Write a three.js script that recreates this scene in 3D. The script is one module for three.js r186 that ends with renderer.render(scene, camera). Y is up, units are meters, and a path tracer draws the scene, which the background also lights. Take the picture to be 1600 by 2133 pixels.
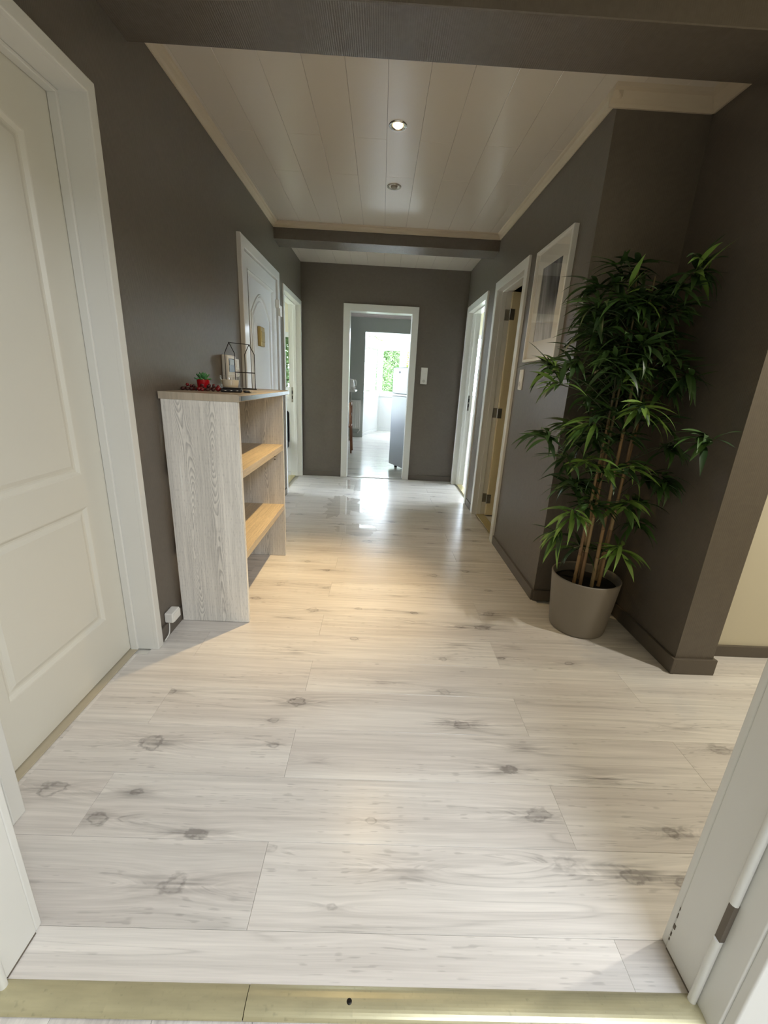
import * as THREE from 'three';
import { RoundedBoxGeometry } from 'three/addons/geometries/RoundedBoxGeometry.js';
import { RectAreaLightUniformsLib } from 'three/addons/lights/RectAreaLightUniformsLib.js';
import { mergeGeometries } from 'three/addons/utils/BufferGeometryUtils.js';

// ───────────────────────── camera, sky, exposure ─────────────────────────
const scene = new THREE.Scene();
const renderer = new THREE.WebGLRenderer({ antialias: true });
renderer.toneMapping = THREE.LinearToneMapping;
renderer.toneMappingExposure = 1.0;
renderer.shadowMap.enabled = true;
const camera = new THREE.PerspectiveCamera(2 * Math.atan(1066.5 / 873.646) * 180 / Math.PI, 1600 / 2133, 0.05, 200);
camera.position.set(0, 1.238, 0);
{ // pitched 17.3 degrees down, turned 1.2 degrees, rolled 3 degrees
  const d = Math.PI / 180, p = 17.32 * d, y = -1.245 * d, r = 2.959 * d;
  const Y = new THREE.Matrix4().set(Math.cos(y), 0, -Math.sin(y), 0, 0, 1, 0, 0, Math.sin(y), 0, Math.cos(y), 0, 0, 0, 0, 1);
  const P = new THREE.Matrix4().set(1, 0, 0, 0, 0, Math.cos(p), -Math.sin(p), 0, 0, Math.sin(p), Math.cos(p), 0, 0, 0, 0, 1);
  const R = new THREE.Matrix4().set(Math.cos(r), Math.sin(r), 0, 0, -Math.sin(r), Math.cos(r), 0, 0, 0, 0, 1, 0, 0, 0, 0, 1);
  camera.quaternion.setFromRotationMatrix(R.multiply(P).multiply(Y).transpose());
}
scene.background = new THREE.Color(0.87, 0.99, 1.13);   // even overcast
scene.backgroundIntensity = 23;

const LAMP_SIDE = { at: [2.09, 2.49, -1.115], power: 9, angle: 1.42, color: [1.0, 0.95, 0.85] };   // downlight of the side hall, outside the frame
const PANEL_ROOM = { at: [1.05, 2.488, 0.60], w: 0.9, h: 0.9, power: 23.5, color: [0.89, 0.98, 1.13] };       // square ceiling panel of the room the camera stands in
const SPOT = { at: [0.027, 2.485, -2.662], aim: [-0.42, 0, -2.28], power: 15, spill: 3.6, color: [1.0, 0.72, 0.36] };

// ───────────────────────── helpers ─────────────────────────
function rng(seed) { let a = seed >>> 0; return () => { a = (a + 0x6D2B79F5) >>> 0; let t = a; t = Math.imul(t ^ (t >>> 15), t | 1); t ^= t + Math.imul(t ^ (t >>> 7), t | 61); return ((t ^ (t >>> 14)) >>> 0) / 4294967296; }; }
function hash(x, y, s) { let h = Math.imul(x, 374761393) ^ Math.imul(y, 668265263) ^ Math.imul(s, 1274126177); h = Math.imul(h ^ (h >>> 13), 1274126177); return ((h ^ (h >>> 16)) >>> 0) / 4294967296; }
function noise(x, y, s) {
  const xi = Math.floor(x), yi = Math.floor(y); let fx = x - xi, fy = y - yi;
  fx = fx * fx * (3 - 2 * fx); fy = fy * fy * (3 - 2 * fy);
  const a = hash(xi, yi, s), b = hash(xi + 1, yi, s), c = hash(xi, yi + 1, s), d = hash(xi + 1, yi + 1, s);
  return a + (b - a) * fx + (c - a) * fy + (a - b - c + d) * fx * fy;
}
function fbm(x, y, s, o = 3) { let v = 0, a = 0.5, t = 0; for (let i = 0; i < o; i++) { v += a * noise(x, y, s + i * 17); t += a; a *= 0.5; x *= 2.03; y *= 2.03; } return v / t; }
const clamp = (v, a = 0, b = 1) => Math.max(a, Math.min(b, v));
const smooth = (a, b, x) => { const t = clamp((x - a) / (b - a)); return t * t * (3 - 2 * t); };
function texture(w, h, fn, { srgb = true, repeat } = {}) {
  const d = new Uint8Array(w * h * 4);
  for (let y = 0; y < h; y++) for (let x = 0; x < w; x++) { const c = fn(x, y), i = (y * w + x) * 4; d[i] = clamp(c[0], 0, 255); d[i + 1] = clamp(c[1], 0, 255); d[i + 2] = clamp(c[2], 0, 255); d[i + 3] = 255; }
  const t = new THREE.DataTexture(d, w, h, THREE.RGBAFormat);
  t.magFilter = THREE.LinearFilter; t.minFilter = THREE.LinearFilter; t.wrapS = t.wrapT = THREE.RepeatWrapping;
  if (srgb) t.colorSpace = THREE.SRGBColorSpace;
  if (repeat) t.repeat.set(repeat[0], repeat[1]);
  t.needsUpdate = true; return t;
}
const std = (color, roughness, extra = {}) => new THREE.MeshPhysicalMaterial({ color, roughness, side: THREE.DoubleSide, ...extra });
const taken = {};
function numbered(n) { taken[n] = (taken[n] || 0) + 1; return taken[n] === 1 ? n : `${n}_${String(taken[n] - 1).padStart(3, '0')}`; }
function tag(o, label, category, group, kind) { o.userData.label = label; o.userData.category = category; if (group) o.userData.group = group; if (kind) o.userData.kind = kind; return o; }
function mesh(name, geo, mat, parent) { const m = new THREE.Mesh(geo, mat); m.name = parent ? name : numbered(name); m.castShadow = m.receiveShadow = true; (parent || scene).add(m); return m; }
function group(name, label, category, kind, at = [0, 0, 0]) { const g = new THREE.Group(); g.name = numbered(name); g.position.set(...at); scene.add(g); tag(g, label, category, null, kind); return g; }
function sub(name, parent) { const g = new THREE.Group(); g.name = name; parent.add(g); return g; }
// box between two corners, uv in metres
function box(x0, x1, y0, y1, z0, z1, round = 0) {
  const w = Math.abs(x1 - x0), h = Math.abs(y1 - y0), d = Math.abs(z1 - z0);
  const g = round ? new RoundedBoxGeometry(w, h, d, 2, Math.min(round, w / 2.01, h / 2.01, d / 2.01)) : new THREE.BoxGeometry(w, h, d);
  g.translate((x0 + x1) / 2, (y0 + y1) / 2, (z0 + z1) / 2);
  return metreUV(g);
}
function metreUV(g) {
  const p = g.attributes.position, n = g.attributes.normal, uv = new Float32Array(p.count * 2);
  for (let i = 0; i < p.count; i++) {
    const ax = Math.abs(n.getX(i)), ay = Math.abs(n.getY(i)), az = Math.abs(n.getZ(i));
    if (ax >= ay && ax >= az) { uv[2 * i] = p.getZ(i); uv[2 * i + 1] = p.getY(i); }
    else if (az >= ay) { uv[2 * i] = p.getX(i); uv[2 * i + 1] = p.getY(i); }
    else { uv[2 * i] = p.getX(i); uv[2 * i + 1] = p.getZ(i); }
  }
  g.setAttribute('uv', new THREE.BufferAttribute(uv, 2)); return g;
}
const merge = (list) => mergeGeometries(list.map((g) => { const q = g.index ? g.toNonIndexed() : g; for (const k of Object.keys(q.attributes)) if (!['position', 'normal', 'uv'].includes(k)) q.deleteAttribute(k); return q; }));
// frames: local (u, v, n) on a wall -> world
const FR = {
  left: (x) => new THREE.Matrix4().makeBasis(new THREE.Vector3(0, 0, -1), new THREE.Vector3(0, 1, 0), new THREE.Vector3(1, 0, 0)).setPosition(x, 0, 0),
  right: (x) => new THREE.Matrix4().makeBasis(new THREE.Vector3(0, 0, 1), new THREE.Vector3(0, 1, 0), new THREE.Vector3(-1, 0, 0)).setPosition(x, 0, 0),
  back: (z) => new THREE.Matrix4().makeBasis(new THREE.Vector3(1, 0, 0), new THREE.Vector3(0, 1, 0), new THREE.Vector3(0, 0, 1)).setPosition(0, 0, z),
  front: (z) => new THREE.Matrix4().makeBasis(new THREE.Vector3(-1, 0, 0), new THREE.Vector3(0, 1, 0), new THREE.Vector3(0, 0, -1)).setPosition(0, 0, z),
};
const rect = (u0, u1, v0, v1, P = THREE.Shape) => { const s = new P(); s.moveTo(u0, v0); s.lineTo(u1, v0); s.lineTo(u1, v1); s.lineTo(u0, v1); s.closePath(); return s; };
// a wall whose face is n = 0, going back to n = -t, with holes [u0,u1,v0,v1]
function wallGeo(frame, u0, u1, v0, v1, t, holes = []) {
  const s = rect(u0, u1, v0, v1);
  for (const h of holes) {
    if (h[2] <= v0) { continue; }
    s.holes.push(rect(h[0], h[1], h[2], h[3], THREE.Path));
  }
  const doors = holes.filter((h) => h[2] <= v0).sort((a, b) => a[0] - b[0]);
  let shape = s;
  if (doors.length) { // notches from the floor
    shape = new THREE.Shape(); shape.moveTo(u0, v0);
    for (const h of doors) { shape.lineTo(h[0], v0); shape.lineTo(h[0], h[3]); shape.lineTo(h[1], h[3]); shape.lineTo(h[1], v0); }
    shape.lineTo(u1, v0); shape.lineTo(u1, v1); shape.lineTo(u0, v1); shape.closePath(); shape.holes = s.holes;
  }
  const g = new THREE.ExtrudeGeometry(shape, { depth: t, bevelEnabled: false }); g.translate(0, 0, -t); g.applyMatrix4(frame); return metreUV(g);
}
function flat(frame, shape, depth, n0, bevel = 0) {
  const g = new THREE.ExtrudeGeometry(shape, bevel ? { depth: depth - bevel, bevelEnabled: true, bevelThickness: bevel, bevelSize: bevel, bevelOffset: -bevel, bevelSegments: 2 } : { depth, bevelEnabled: false });
  g.translate(0, 0, n0); g.applyMatrix4(frame); return g;
}
function fbox(frame, u0, u1, v0, v1, n0, n1, round = 0) { const g = box(u0, u1, v0, v1, n0, n1, round); g.applyMatrix4(frame); return g; }
function tube(pts, r, seg = 24, rs = 8, closed = false, tension = 0.5) { return new THREE.TubeGeometry(new THREE.CatmullRomCurve3(pts.map((p) => new THREE.Vector3(...p)), closed, 'catmullrom', tension), seg, r, rs, closed); }
function rod(a, b, r, rs = 8, r2 = r) {
  const A = new THREE.Vector3(...a), B = new THREE.Vector3(...b), d = B.clone().sub(A), g = new THREE.CylinderGeometry(r2, r, d.length(), rs, 1);
  g.applyQuaternion(new THREE.Quaternion().setFromUnitVectors(new THREE.Vector3(0, 1, 0), d.normalize())); g.translate((a[0] + b[0]) / 2, (a[1] + b[1]) / 2, (a[2] + b[2]) / 2); return g;
}
const lathe = (pts, seg = 40) => new THREE.LatheGeometry(pts.map((p) => new THREE.Vector2(p[0], p[1])), seg);
// moulded panel: rings of an outline, each offset inwards by d at height h, closed by a flat field
function panelGeo(outline, profile) {
  const n = outline.length, pos = [], idx = [];
  const nrm = outline.map((p, i) => {
    const a = outline[(i + n - 1) % n], b = outline[(i + 1) % n];
    const e1 = new THREE.Vector2(p[0] - a[0], p[1] - a[1]).normalize(), e2 = new THREE.Vector2(b[0] - p[0], b[1] - p[1]).normalize();
    const n1 = new THREE.Vector2(-e1.y, e1.x), n2 = new THREE.Vector2(-e2.y, e2.x), m = n1.clone().add(n2);
    const l = 2 / Math.max(0.4, m.lengthSq()); return m.multiplyScalar(l);
  });
  for (const [d, h] of profile) outline.forEach((p, i) => pos.push(p[0] + nrm[i].x * d, p[1] + nrm[i].y * d, h));
  for (let k = 0; k + 1 < profile.length; k++) for (let i = 0; i < n; i++) { const j = (i + 1) % n, a = k * n + i, b = k * n + j, c = a + n, e = b + n; idx.push(a, b, e, a, e, c); }
  const last = profile.length - 1, field = outline.map((p, i) => new THREE.Vector2(p[0] + nrm[i].x * profile[last][0], p[1] + nrm[i].y * profile[last][0]));
  for (const f of THREE.ShapeUtils.triangulateShape(field, [])) idx.push(f[0] + last * n, f[1] + last * n, f[2] + last * n);
  const g = new THREE.BufferGeometry(); g.setAttribute('position', new THREE.Float32BufferAttribute(pos, 3)); g.setIndex(idx);
  const q = g.toNonIndexed(); q.computeVertexNormals(); q.setAttribute('uv', new THREE.Float32BufferAttribute(new Float32Array(q.attributes.position.count * 2), 2)); return q;
}
const outlineRect = (u0, u1, v0, v1) => [[u0, v0], [u1, v0], [u1, v1], [u0, v1]];
function outlineArch(u0, u1, v0, v1, rise, k = 14) { const o = [[u0, v0], [u1, v0]]; for (let i = 0; i <= k; i++) { const t = i / k; o.push([u1 + (u0 - u1) * t, v1 - rise + rise * Math.sin(Math.PI * t)]); } return o; }
const shapeOf = (o, P = THREE.Shape) => { const s = new P(); o.forEach((p, i) => (i ? s.lineTo(p[0], p[1]) : s.moveTo(p[0], p[1]))); s.closePath(); return s; };

// ───────────────────────── materials ─────────────────────────
const ribs = texture(512, 512, (x, y) => {   // rolled wall paint over ribbed wallpaper: relief only
  const u = x / 512, v = y / 512, w = 0.5 + 0.5 * Math.sin(u * Math.PI * 2 * 32 + 1.1 * Math.sin(u * Math.PI * 2 * 3));
  const wrapN = (a, b, s) => { const t = smooth(0.85, 1, u); return noise(u * a, v * b, s) * (1 - t) + noise((u - 1) * a, v * b, s) * t; };
  const c = 255 * (0.45 * w + 0.35 * wrapN(70, 6, 3) + 0.2 * wrapN(160, 160, 5)); return [c, c, c];
}, { srgb: false, repeat: [4, 4] });
const grainTone = texture(256, 256, (x, y) => { const c = 238 + 17 * fbm(x / 9, y / 9, 71, 3); return [c, c, c]; }, { repeat: [2, 2] });
const M = {
  wall: std(0x6a6258, 0.40, { bumpMap: ribs, bumpScale: 0.0005, map: grainTone }),
  beam: std(0x6a6258, 0.24, {  bumpMap: ribs, bumpScale: 0.0007, map: grainTone }),
  base: std(0x5f574d, 0.38),
  white: std(0xe4e3dd, 0.30),
  pvc: std(0xe6e6e4, 0.12),
  leafWhite: std(0xdfdcd0, 0.36),
  cream: std(0xe9d9ae, 0.35),
  ceil: std(0xd8cfc2, 0.20),
  coving: std(0xcdbfa8, 0.4),
  creamWall: std(0xd9d2bc, 0.7),
  plain: std(0xdad6cc, 0.8),
  dark: std(0x1a1a1c, 0.45),
  black: std(0x0c0c0d, 0.35),
  brass: std(0xb29a5f, 0.30, { metalness: 0.85 }),
  gold: std(0xcdbf8c, 0.32, { metalness: 0.55 }),
  steel: std(0x9a968c, 0.35, { metalness: 0.9 }),
  chrome: std(0xd5d5d5, 0.15, { metalness: 1 }),
  screw: std(0x2a2724, 0.4, { metalness: 0.7 }),
  plastic: std(0xeceae4, 0.32),
  caulk: std(0x6f665a, 0.8),
  poly: std(0xeef1f2, 1.0, { transmission: 0.32, thickness: 0 }),
  glass: std(0xffffff, 0.0, { transmission: 1, thickness: 0, ior: 1.5 }),
  kitchenWall: std(0xb2b6ae, 0.55),
  fridge: std(0xa9adb3, 0.3),
  outside: std(0x8f9a86, 0.95),
};

// ── laminate: pale washed oak. Each strip of the texture is one row of boards, 3.05 m long; knots lie where the photograph shows them
const ROW = 0.198, ROW0 = -0.447, BOARD = 1.41, XL = -1.05, XW = 3.05;
const KNOTS = '0.570,-1.183,1,.8;0.492,-1.093,1.2,1;0.800,-1.068,1.1,1;0.363,-1.285,1.2,.7;0.535,-0.938,1.6,.7;0.924,-0.899,1.2,.8;0.124,-0.781,1.4,.7;0.738,-0.779,1.5,.9;0.867,-0.767,1.2,.8;0.031,-0.908,.7,.6;-0.734,-1.157,1.9,.8;-0.320,-1.164,.9,.6;-0.698,-0.975,1.1,.8;-0.761,-0.892,1.3,.8;-0.466,-0.857,1.2,1;-0.951,-0.974,1.7,.7;-0.467,-0.731,1.7,.6;-0.249,-0.821,.8,.4;-0.064,-0.694,.6,.5;0.033,-0.569,1.4,.8;-0.168,-1.109,.8,.6;-0.360,-1.699,1.2,.8;-0.079,-1.814,1,.6;-0.275,-1.371,1.5,.9;-0.347,-1.276,.9,.6;0.060,-1.506,.8,.9;0.364,-1.292,1.1,.9;0.324,-1.464,1.2,.5;0.442,-1.784,1.1,.8;0.636,-1.705,.9,.9;0.712,-1.789,.9,.8;0.355,-1.681,1,.6;-0.075,-2.106,.9,.8;0.242,-2.084,.9,.8;0.603,-1.960,1.7,.8;-0.788,-1.402,1.2,.7;0.952,-1.684,1,.8;1.219,-1.310,1.3,.6;1.312,-1.209,1.6,.6;0.567,-0.806,1.6,.4;0.968,-0.901,1,.4'
  .split(';').map((s) => s.split(',').map(Number));
const jointAt = (row) => (row % 2 === 0 ? 0.612 : -0.256);
function laminate(seed, given) {
  const H = 2048, W = 2048, rowsPx = 200, strips = [];
  for (let k = 0; k < 10; k++) {
    const r = rng(seed * 100 + k), knots = [], z0 = ROW0 - ROW * k;
    for (const q of KNOTS) if (given && q[1] <= z0 && q[1] > z0 - ROW) knots.push([q[0], z0 - q[1], q[2], q[3], r()]);
    if (!given || k > 6) for (let i = 0; i < 6; i++) knots.push([XL + (i + r()) * XW / 6, 0.03 + r() * 0.14, 0.8 + r() * 0.9, 0.35 + r() * 0.5, r()]);
    strips.push(knots);
  }
  return texture(W, H, (px, py) => {
    const k = Math.min(9, Math.floor(py / rowsPx)), v = ((py - k * rowsPx) / rowsPx) * ROW, x = XL + px / W * XW;
    const board = Math.floor((x - jointAt(k)) / BOARD), s = seed * 1000 + k * 31 + board * 7;
    let dark = 0, warp = 0, pink = 0;
    for (const [kx, kv, size, str, rnd] of strips[k]) {
      const dx = x - kx, dv = v - kv; if (Math.abs(dx) > 0.34 * size) continue;
      if (Math.floor((kx - jointAt(k)) / BOARD) !== board) continue;
      const n = (fbm(x * 22 + rnd * 50, v * 60, 300 + k, 3) - 0.5), n2 = fbm(x * 70 + rnd * 90, v * 110, 320 + k, 3) - 0.5;
      const e = Math.hypot(dx / (0.019 * size), dv / (0.0115 * size)) + n * 1.5 + n2 * 0.9;          // the eye of the knot
      const halo = Math.exp(-(dx * dx) / (0.014 * size * size) - (dv * dv) / (0.0004 * size * size)); // grey flame round it
      const near = Math.exp(-(dx * dx) / (0.0028 * size * size) - (dv * dv) / (0.00035 * size * size));
      const streaks = fbm(x * 7, v * 190, 340 + k, 3);
      dark += str * halo * clamp(1.6 * (streaks - 0.40) + 0.5 * n, -0.1, 1) * 0.55 + str * near * clamp(0.15 + 1.4 * (fbm(x * 13, v * 120, 360 + k, 3) - 0.42), 0, 1) * 0.55;
      if (rnd > 0.3) dark += str * (smooth(0.42, 0, Math.abs(e - 0.95)) * (0.25 + 0.7 * (n2 + 0.25)) * 0.95 + smooth(1, 0.5, e) * (0.14 + 0.6 * Math.max(0, n2)));
      pink += str * near * 0.5;
      warp += (dv >= 0 ? 1 : -1) * 0.02 * size * Math.exp(-(dx * dx) / (0.006 * size * size) - Math.abs(dv) / (0.022 * size));
    }
    const vv = v + warp;
    const streak = fbm(x * 2.2 + s, vv * 95, s + 5, 3), fine = noise(x * 14, vv * 620, s + 9), broad = fbm(x * 1.3 + s, vv * 13, s + 13, 2);
    const line = Math.pow(clamp(1 - Math.abs(fbm(x * 1.1, vv * 36, s + 21, 2) - 0.5) * 26), 2) * smooth(0.5, 0.75, noise(x * 2.3, vv * 12, s + 33));
    const pore = smooth(0.78, 0.95, noise(x * 26, vv * 330, s + 41)) * smooth(0.45, 0.7, noise(x * 3, vv * 20, s + 43));
    let t = 0.97 + (hash(k, board, seed + 2) - 0.5) * 0.03;
    t -= 0.12 * (streak - 0.42) + 0.05 * (fine - 0.5) + 0.10 * (broad - 0.45) + 0.08 * line + 0.09 * pore + clamp(dark, -0.05, 0.6) * 0.5;
    const warm = 0.5 + (broad - 0.5) * 0.8 + pink * 0.5;
    return [227 * t + 2 * warm, 223 * t - 2 * warm, 216 * t - 3 * warm];
  });
}
const lamA = laminate(1, true), lamB = laminate(2, false);
const lamMat = (t) => std(0xffffff, 0.27, { map: t, bumpMap: t, bumpScale: 0.00035 });
const LAM = [lamMat(lamA), lamMat(lamB)];

// ── grey washed oak of the open cabinet, grain upright
function oak(seed, tone) {
  return texture(512, 1536, (px, py) => {   // 0.5 m x 1.5 m
    const v = px / 1024, u = py / 1024, s = seed * 97;
    const w = (fbm(u * 3.2, v * 14, s, 3) - 0.5) * 0.05 + (noise(u * 30, v * 60, s + 3) - 0.5) * 0.009;
    const c1 = 0.118 + 0.025 * (noise(u * 1.7, 0.5, s + 8) - 0.5) + 0.012 * Math.sin(u * 9), c2 = 0.235 + 0.025 * (noise(u * 1.4, 7.5, s + 9) - 0.5);
    const h1 = (noise(u * 1.9, 3.3, s + 11) - 0.42) * 0.17, h2 = (noise(u * 1.6, 9.3, s + 12) - 0.4) * 0.18;
    const r1 = Math.hypot((v - c1) * 1.7 + w * 0.6, h1 + w * 0.3), r2 = Math.hypot((v - c2) * 1.7 + w * 0.6, h2 + w * 0.3), r = Math.min(r1, r2 * 0.98) + w * 0.1;
    const ring = r / 0.0068, f = ring - Math.floor(ring), edge = smooth(0.25, 0.85, f) * smooth(1, 0.9, f);
    const strength = 0.10 + 0.90 * smooth(0.055, 0.012, Math.min(Math.abs(v - c1), Math.abs(v - c2)));
    const grain = fbm(u * 6, v * 330, s + 21, 2), pore = smooth(0.66, 0.95, noise(u * 60, v * 700, s + 31)), wide = fbm(u * 1.2, v * 11, s + 41, 2);
    const t = tone - 0.15 * edge * strength - 0.13 * (grain - 0.5) - 0.08 * pore - 0.16 * (wide - 0.5);
    return [241 * t, 237 * t, 229 * t];
  });
}
const oakA = oak(3, 0.98), oakB = oak(8, 0.95);
oakA.repeat.set(2, 1 / 1.5); oakB.repeat.set(2, 1 / 1.5);
const shelfTex = texture(512, 512, (x, y) => { const t = 0.9 - 0.16 * (fbm(x / 190, y / 5, 61, 3) - 0.5) - 0.08 * (noise(x / 20, y / 2, 63) - 0.5); return [226 * t, 205 * t, 170 * t]; }, { repeat: [2, 2] });
const MW = { side: std(0xffffff, 0.42, { map: oakA, bumpMap: oakA, bumpScale: 0.0003 }), inner: std(0xffffff, 0.42, { map: oakB, bumpMap: oakB, bumpScale: 0.0003 }), shelf: std(0xffffff, 0.4, { map: shelfTex }) };

// ───────────────────────── key planes (metres) ─────────────────────────
const XLW = -0.989, XRW = 0.986, ZF = -5.463, YC = 2.5, WT = 0.12, TOP = 2.62;
const ZNICHE = -2.296, XS = 1.421, XS2 = 1.60, ZP = -1.648, ZCREAM = -1.80, ZDOOR = -0.63, ZDOORB = -0.49;
const ZKB = -9.60;

// ───────────────────────── floor ─────────────────────────
const floor = group('floor', 'pale washed oak laminate floor running through the hallway', 'floor', 'structure');
mesh('screed', box(-1.12, 3.3, -0.12, -0.0085, -5.58, -0.5), M.plain, floor);
function boardGeo(x0, x1, zn, zf, strip) {   // zn nearer edge (larger z), chamfered long and short edges
  const c = 0.0007, y = 0, b = -0.008, pos = [], uv = [], idx = [];
  const U = (x) => (x - XL) / XW, V = (z) => (strip * 200 + 1 + clamp((zn - z) / ROW) * 197) / 2048;
  const ring = (x0, x1, za, zb, y) => { for (const [x, z] of [[x0, za], [x1, za], [x1, zb], [x0, zb]]) { pos.push(x, y, z); uv.push(U(x), V(z)); } };
  ring(x0 + c, x1 - c, zn - c, zf + c, y); ring(x0, x1, zn, zf, y - c); ring(x0, x1, zn, zf, b);
  idx.push(0, 1, 2, 0, 2, 3);
  for (const o of [0, 4]) for (let i = 0; i < 4; i++) { const j = (i + 1) % 4; idx.push(o + i, o + 4 + i, o + 4 + j, o + i, o + 4 + j, o + j); }
  const g = new THREE.BufferGeometry(); g.setAttribute('position', new THREE.Float32BufferAttribute(pos, 3)); g.setAttribute('uv', new THREE.Float32BufferAttribute(uv, 2)); g.setIndex(idx);
  const q = g.toNonIndexed(); q.computeVertexNormals(); return q;
}
for (let k = 0; k < 26; k++) {
  const zn = Math.min(ROW0 - ROW * k, -0.55), zf = Math.max(ROW0 - ROW * (k + 1), -5.5);
  if (zf >= zn) continue;
  const mid = (zn + zf) / 2, hi = mid > ZCREAM ? 3.2 : mid > ZNICHE ? XS + 0.02 : XRW + 0.02, lo = mid > -1.7 ? -1.07 : -1.01;
  const atlas = k < 10 ? 0 : 1, strip = k % 10;
  for (let x = jointAt(k) - 2 * BOARD; x < hi; x += BOARD) {
    const a = Math.max(x, lo), b = Math.min(x + BOARD, hi); if (b - a < 0.03) continue;
    if (b > XL + XW + 0.001 && a < XL + XW) { mesh('plank', boardGeo(a, b, zn - 0.0003, zf + 0.0003, strip), LAM[atlas], floor); continue; }
    mesh('plank', boardGeo(a + 0.0003, b - 0.0003, zn - 0.0003, zf + 0.0003, strip), LAM[atlas], floor);
  }
}
// the room the camera stands in: boards run the other way
const roomFloor = group('floor', 'pale plank floor on the camera side of the brass threshold', 'floor', 'structure');
for (let i = 0; i < 16; i++) { const x = -1.6 + i * 0.2, g = box(x + 0.0005, x + 0.1995, -0.012, -0.003, -0.505, 3.0); const uv = g.attributes.uv, p = g.attributes.position; for (let j = 0; j < p.count; j++) uv.setXY(j, (p.getZ(j) + 0.6 + i * 0.37) / XW, ((i % 10) * 200 + 100 + (p.getX(j) - x - 0.1) * 950) / 2048); mesh('plank', g, LAM[1], roomFloor); }
mesh('screed', box(-1.62, 1.62, -0.12, -0.013, -0.5, 3.02), M.plain, roomFloor);

// ───────────────────────── walls ─────────────────────────
const DOORS = { // clear openings; u along the wall's own axis
  d1: [0.908, 1.672, 2.066], d2: [3.225, 4.18, 2.05], d3: [4.535, 5.385, 2.035],
  d5: [-5.30, -4.46, 2.035], d6: [-4.03, -3.305, 2.032], d4: [-0.403, 0.334, 2.012],
};
const J = 0.02, hole = (d) => [d[0] - J, d[1] + J, 0, d[2] + J];
function wall(name, label, frame, u0, u1, t, holes, mat = M.wall, top = TOP) { return tag(mesh(name, wallGeo(frame, u0, u1, 0, top, t, holes), mat), label, 'wall', null, 'structure'); }
wall('wall_left', 'dark taupe hallway wall behind the open cabinet', FR.left(XLW), 0.5, 9.72, WT, [hole(DOORS.d1), hole(DOORS.d2), hole(DOORS.d3), [6.25, 7.42, 0.6, 2.35]]);
wall('wall_right', 'dark taupe hallway wall carrying the framed picture', FR.right(XRW), -9.72, ZNICHE, 0.12, [hole(DOORS.d5), hole(DOORS.d6)]);
wall('wall_far', 'dark grey end wall of the hallway around the kitchen doorway', FR.back(ZF), XLW, XRW, 0.12, [hole(DOORS.d4)]);
wall('wall_alcove_back', 'shaded taupe wall at the back of the plant alcove', FR.back(ZNICHE), XRW + 0.12, XS, 0.12, []);
wall('wall_alcove_side', 'short taupe wall closing the plant alcove, ending in a square pier', FR.right(XS), ZNICHE - 0.12, ZP, XS2 - XS, []);
wall('wall_side_hall', 'cream wall of the side hall beyond the taupe pier', FR.back(ZCREAM), XS2, 3.3, 0.12, [], M.creamWall);
wall('wall_side_hall_end', 'cream end wall of the side hall', FR.right(3.2), -1.92, -0.49, 0.12, [], M.creamWall);
wall('wall_entry', 'wall with the doorway in which the camera stands', FR.back(ZDOORB), -1.75, 3.3, 0.14, [[-0.748, 0.748, 0, 2.12]], M.creamWall);
wall('wall_room_left', 'pale wall of the room behind the camera', FR.left(-1.6), -3.0, 0.5, 0.12, [], M.creamWall);
wall('wall_room_right', 'pale wall of the room behind the camera, opposite the first', FR.right(1.6), -0.5, 3.0, 0.12, [], M.creamWall);
wall('wall_room_back', 'pale wall closing the room behind the camera', FR.front(3.0), -1.72, 1.72, 0.12, [], M.creamWall);

// ceiling: slab over everything indoors, with panels fixed under it
const ceiling = group('ceiling', 'panelled ceiling of long pale boards over the hallway', 'ceiling', 'structure');
mesh('slab', box(-4.4, 4.4, TOP, TOP + 0.1, -9.72, 3.12), M.plain, ceiling);
mesh('slab', box(-1.75, 3.32, YC, TOP, -1.748, 3.12), M.plain, ceiling);
function ceilingPanel(x0, x1, z0, z1) {
  const c = 0.0012, g = new THREE.BufferGeometry(), pos = [], idx = [], y = YC, a = x0 + 0.0004, b = x1 - 0.0004, zn = z0 - 0.0004, zf = z1 + 0.0004;
  const ring = (i, yy) => { for (const [x, z] of [[a + i, zn - i], [b - i, zn - i], [b - i, zf + i], [a + i, zf + i]]) pos.push(x, yy, z); };
  ring(c, y); ring(0, y + c); ring(0, y + 0.012);
  idx.push(0, 2, 1, 0, 3, 2); for (const o of [0, 4]) for (let i = 0; i < 4; i++) { const j = (i + 1) % 4; idx.push(o + i, o + 4 + j, o + 4 + i, o + i, o + j, o + 4 + j); }
  g.setAttribute('position', new THREE.Float32BufferAttribute(pos, 3)); g.setIndex(idx); const q = g.toNonIndexed(); q.computeVertexNormals(); return metreUV(q);
}
mesh('backing', box(XLW, XS, YC + 0.0125, TOP, -5.463, -1.75), M.dark, ceiling);
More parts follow.
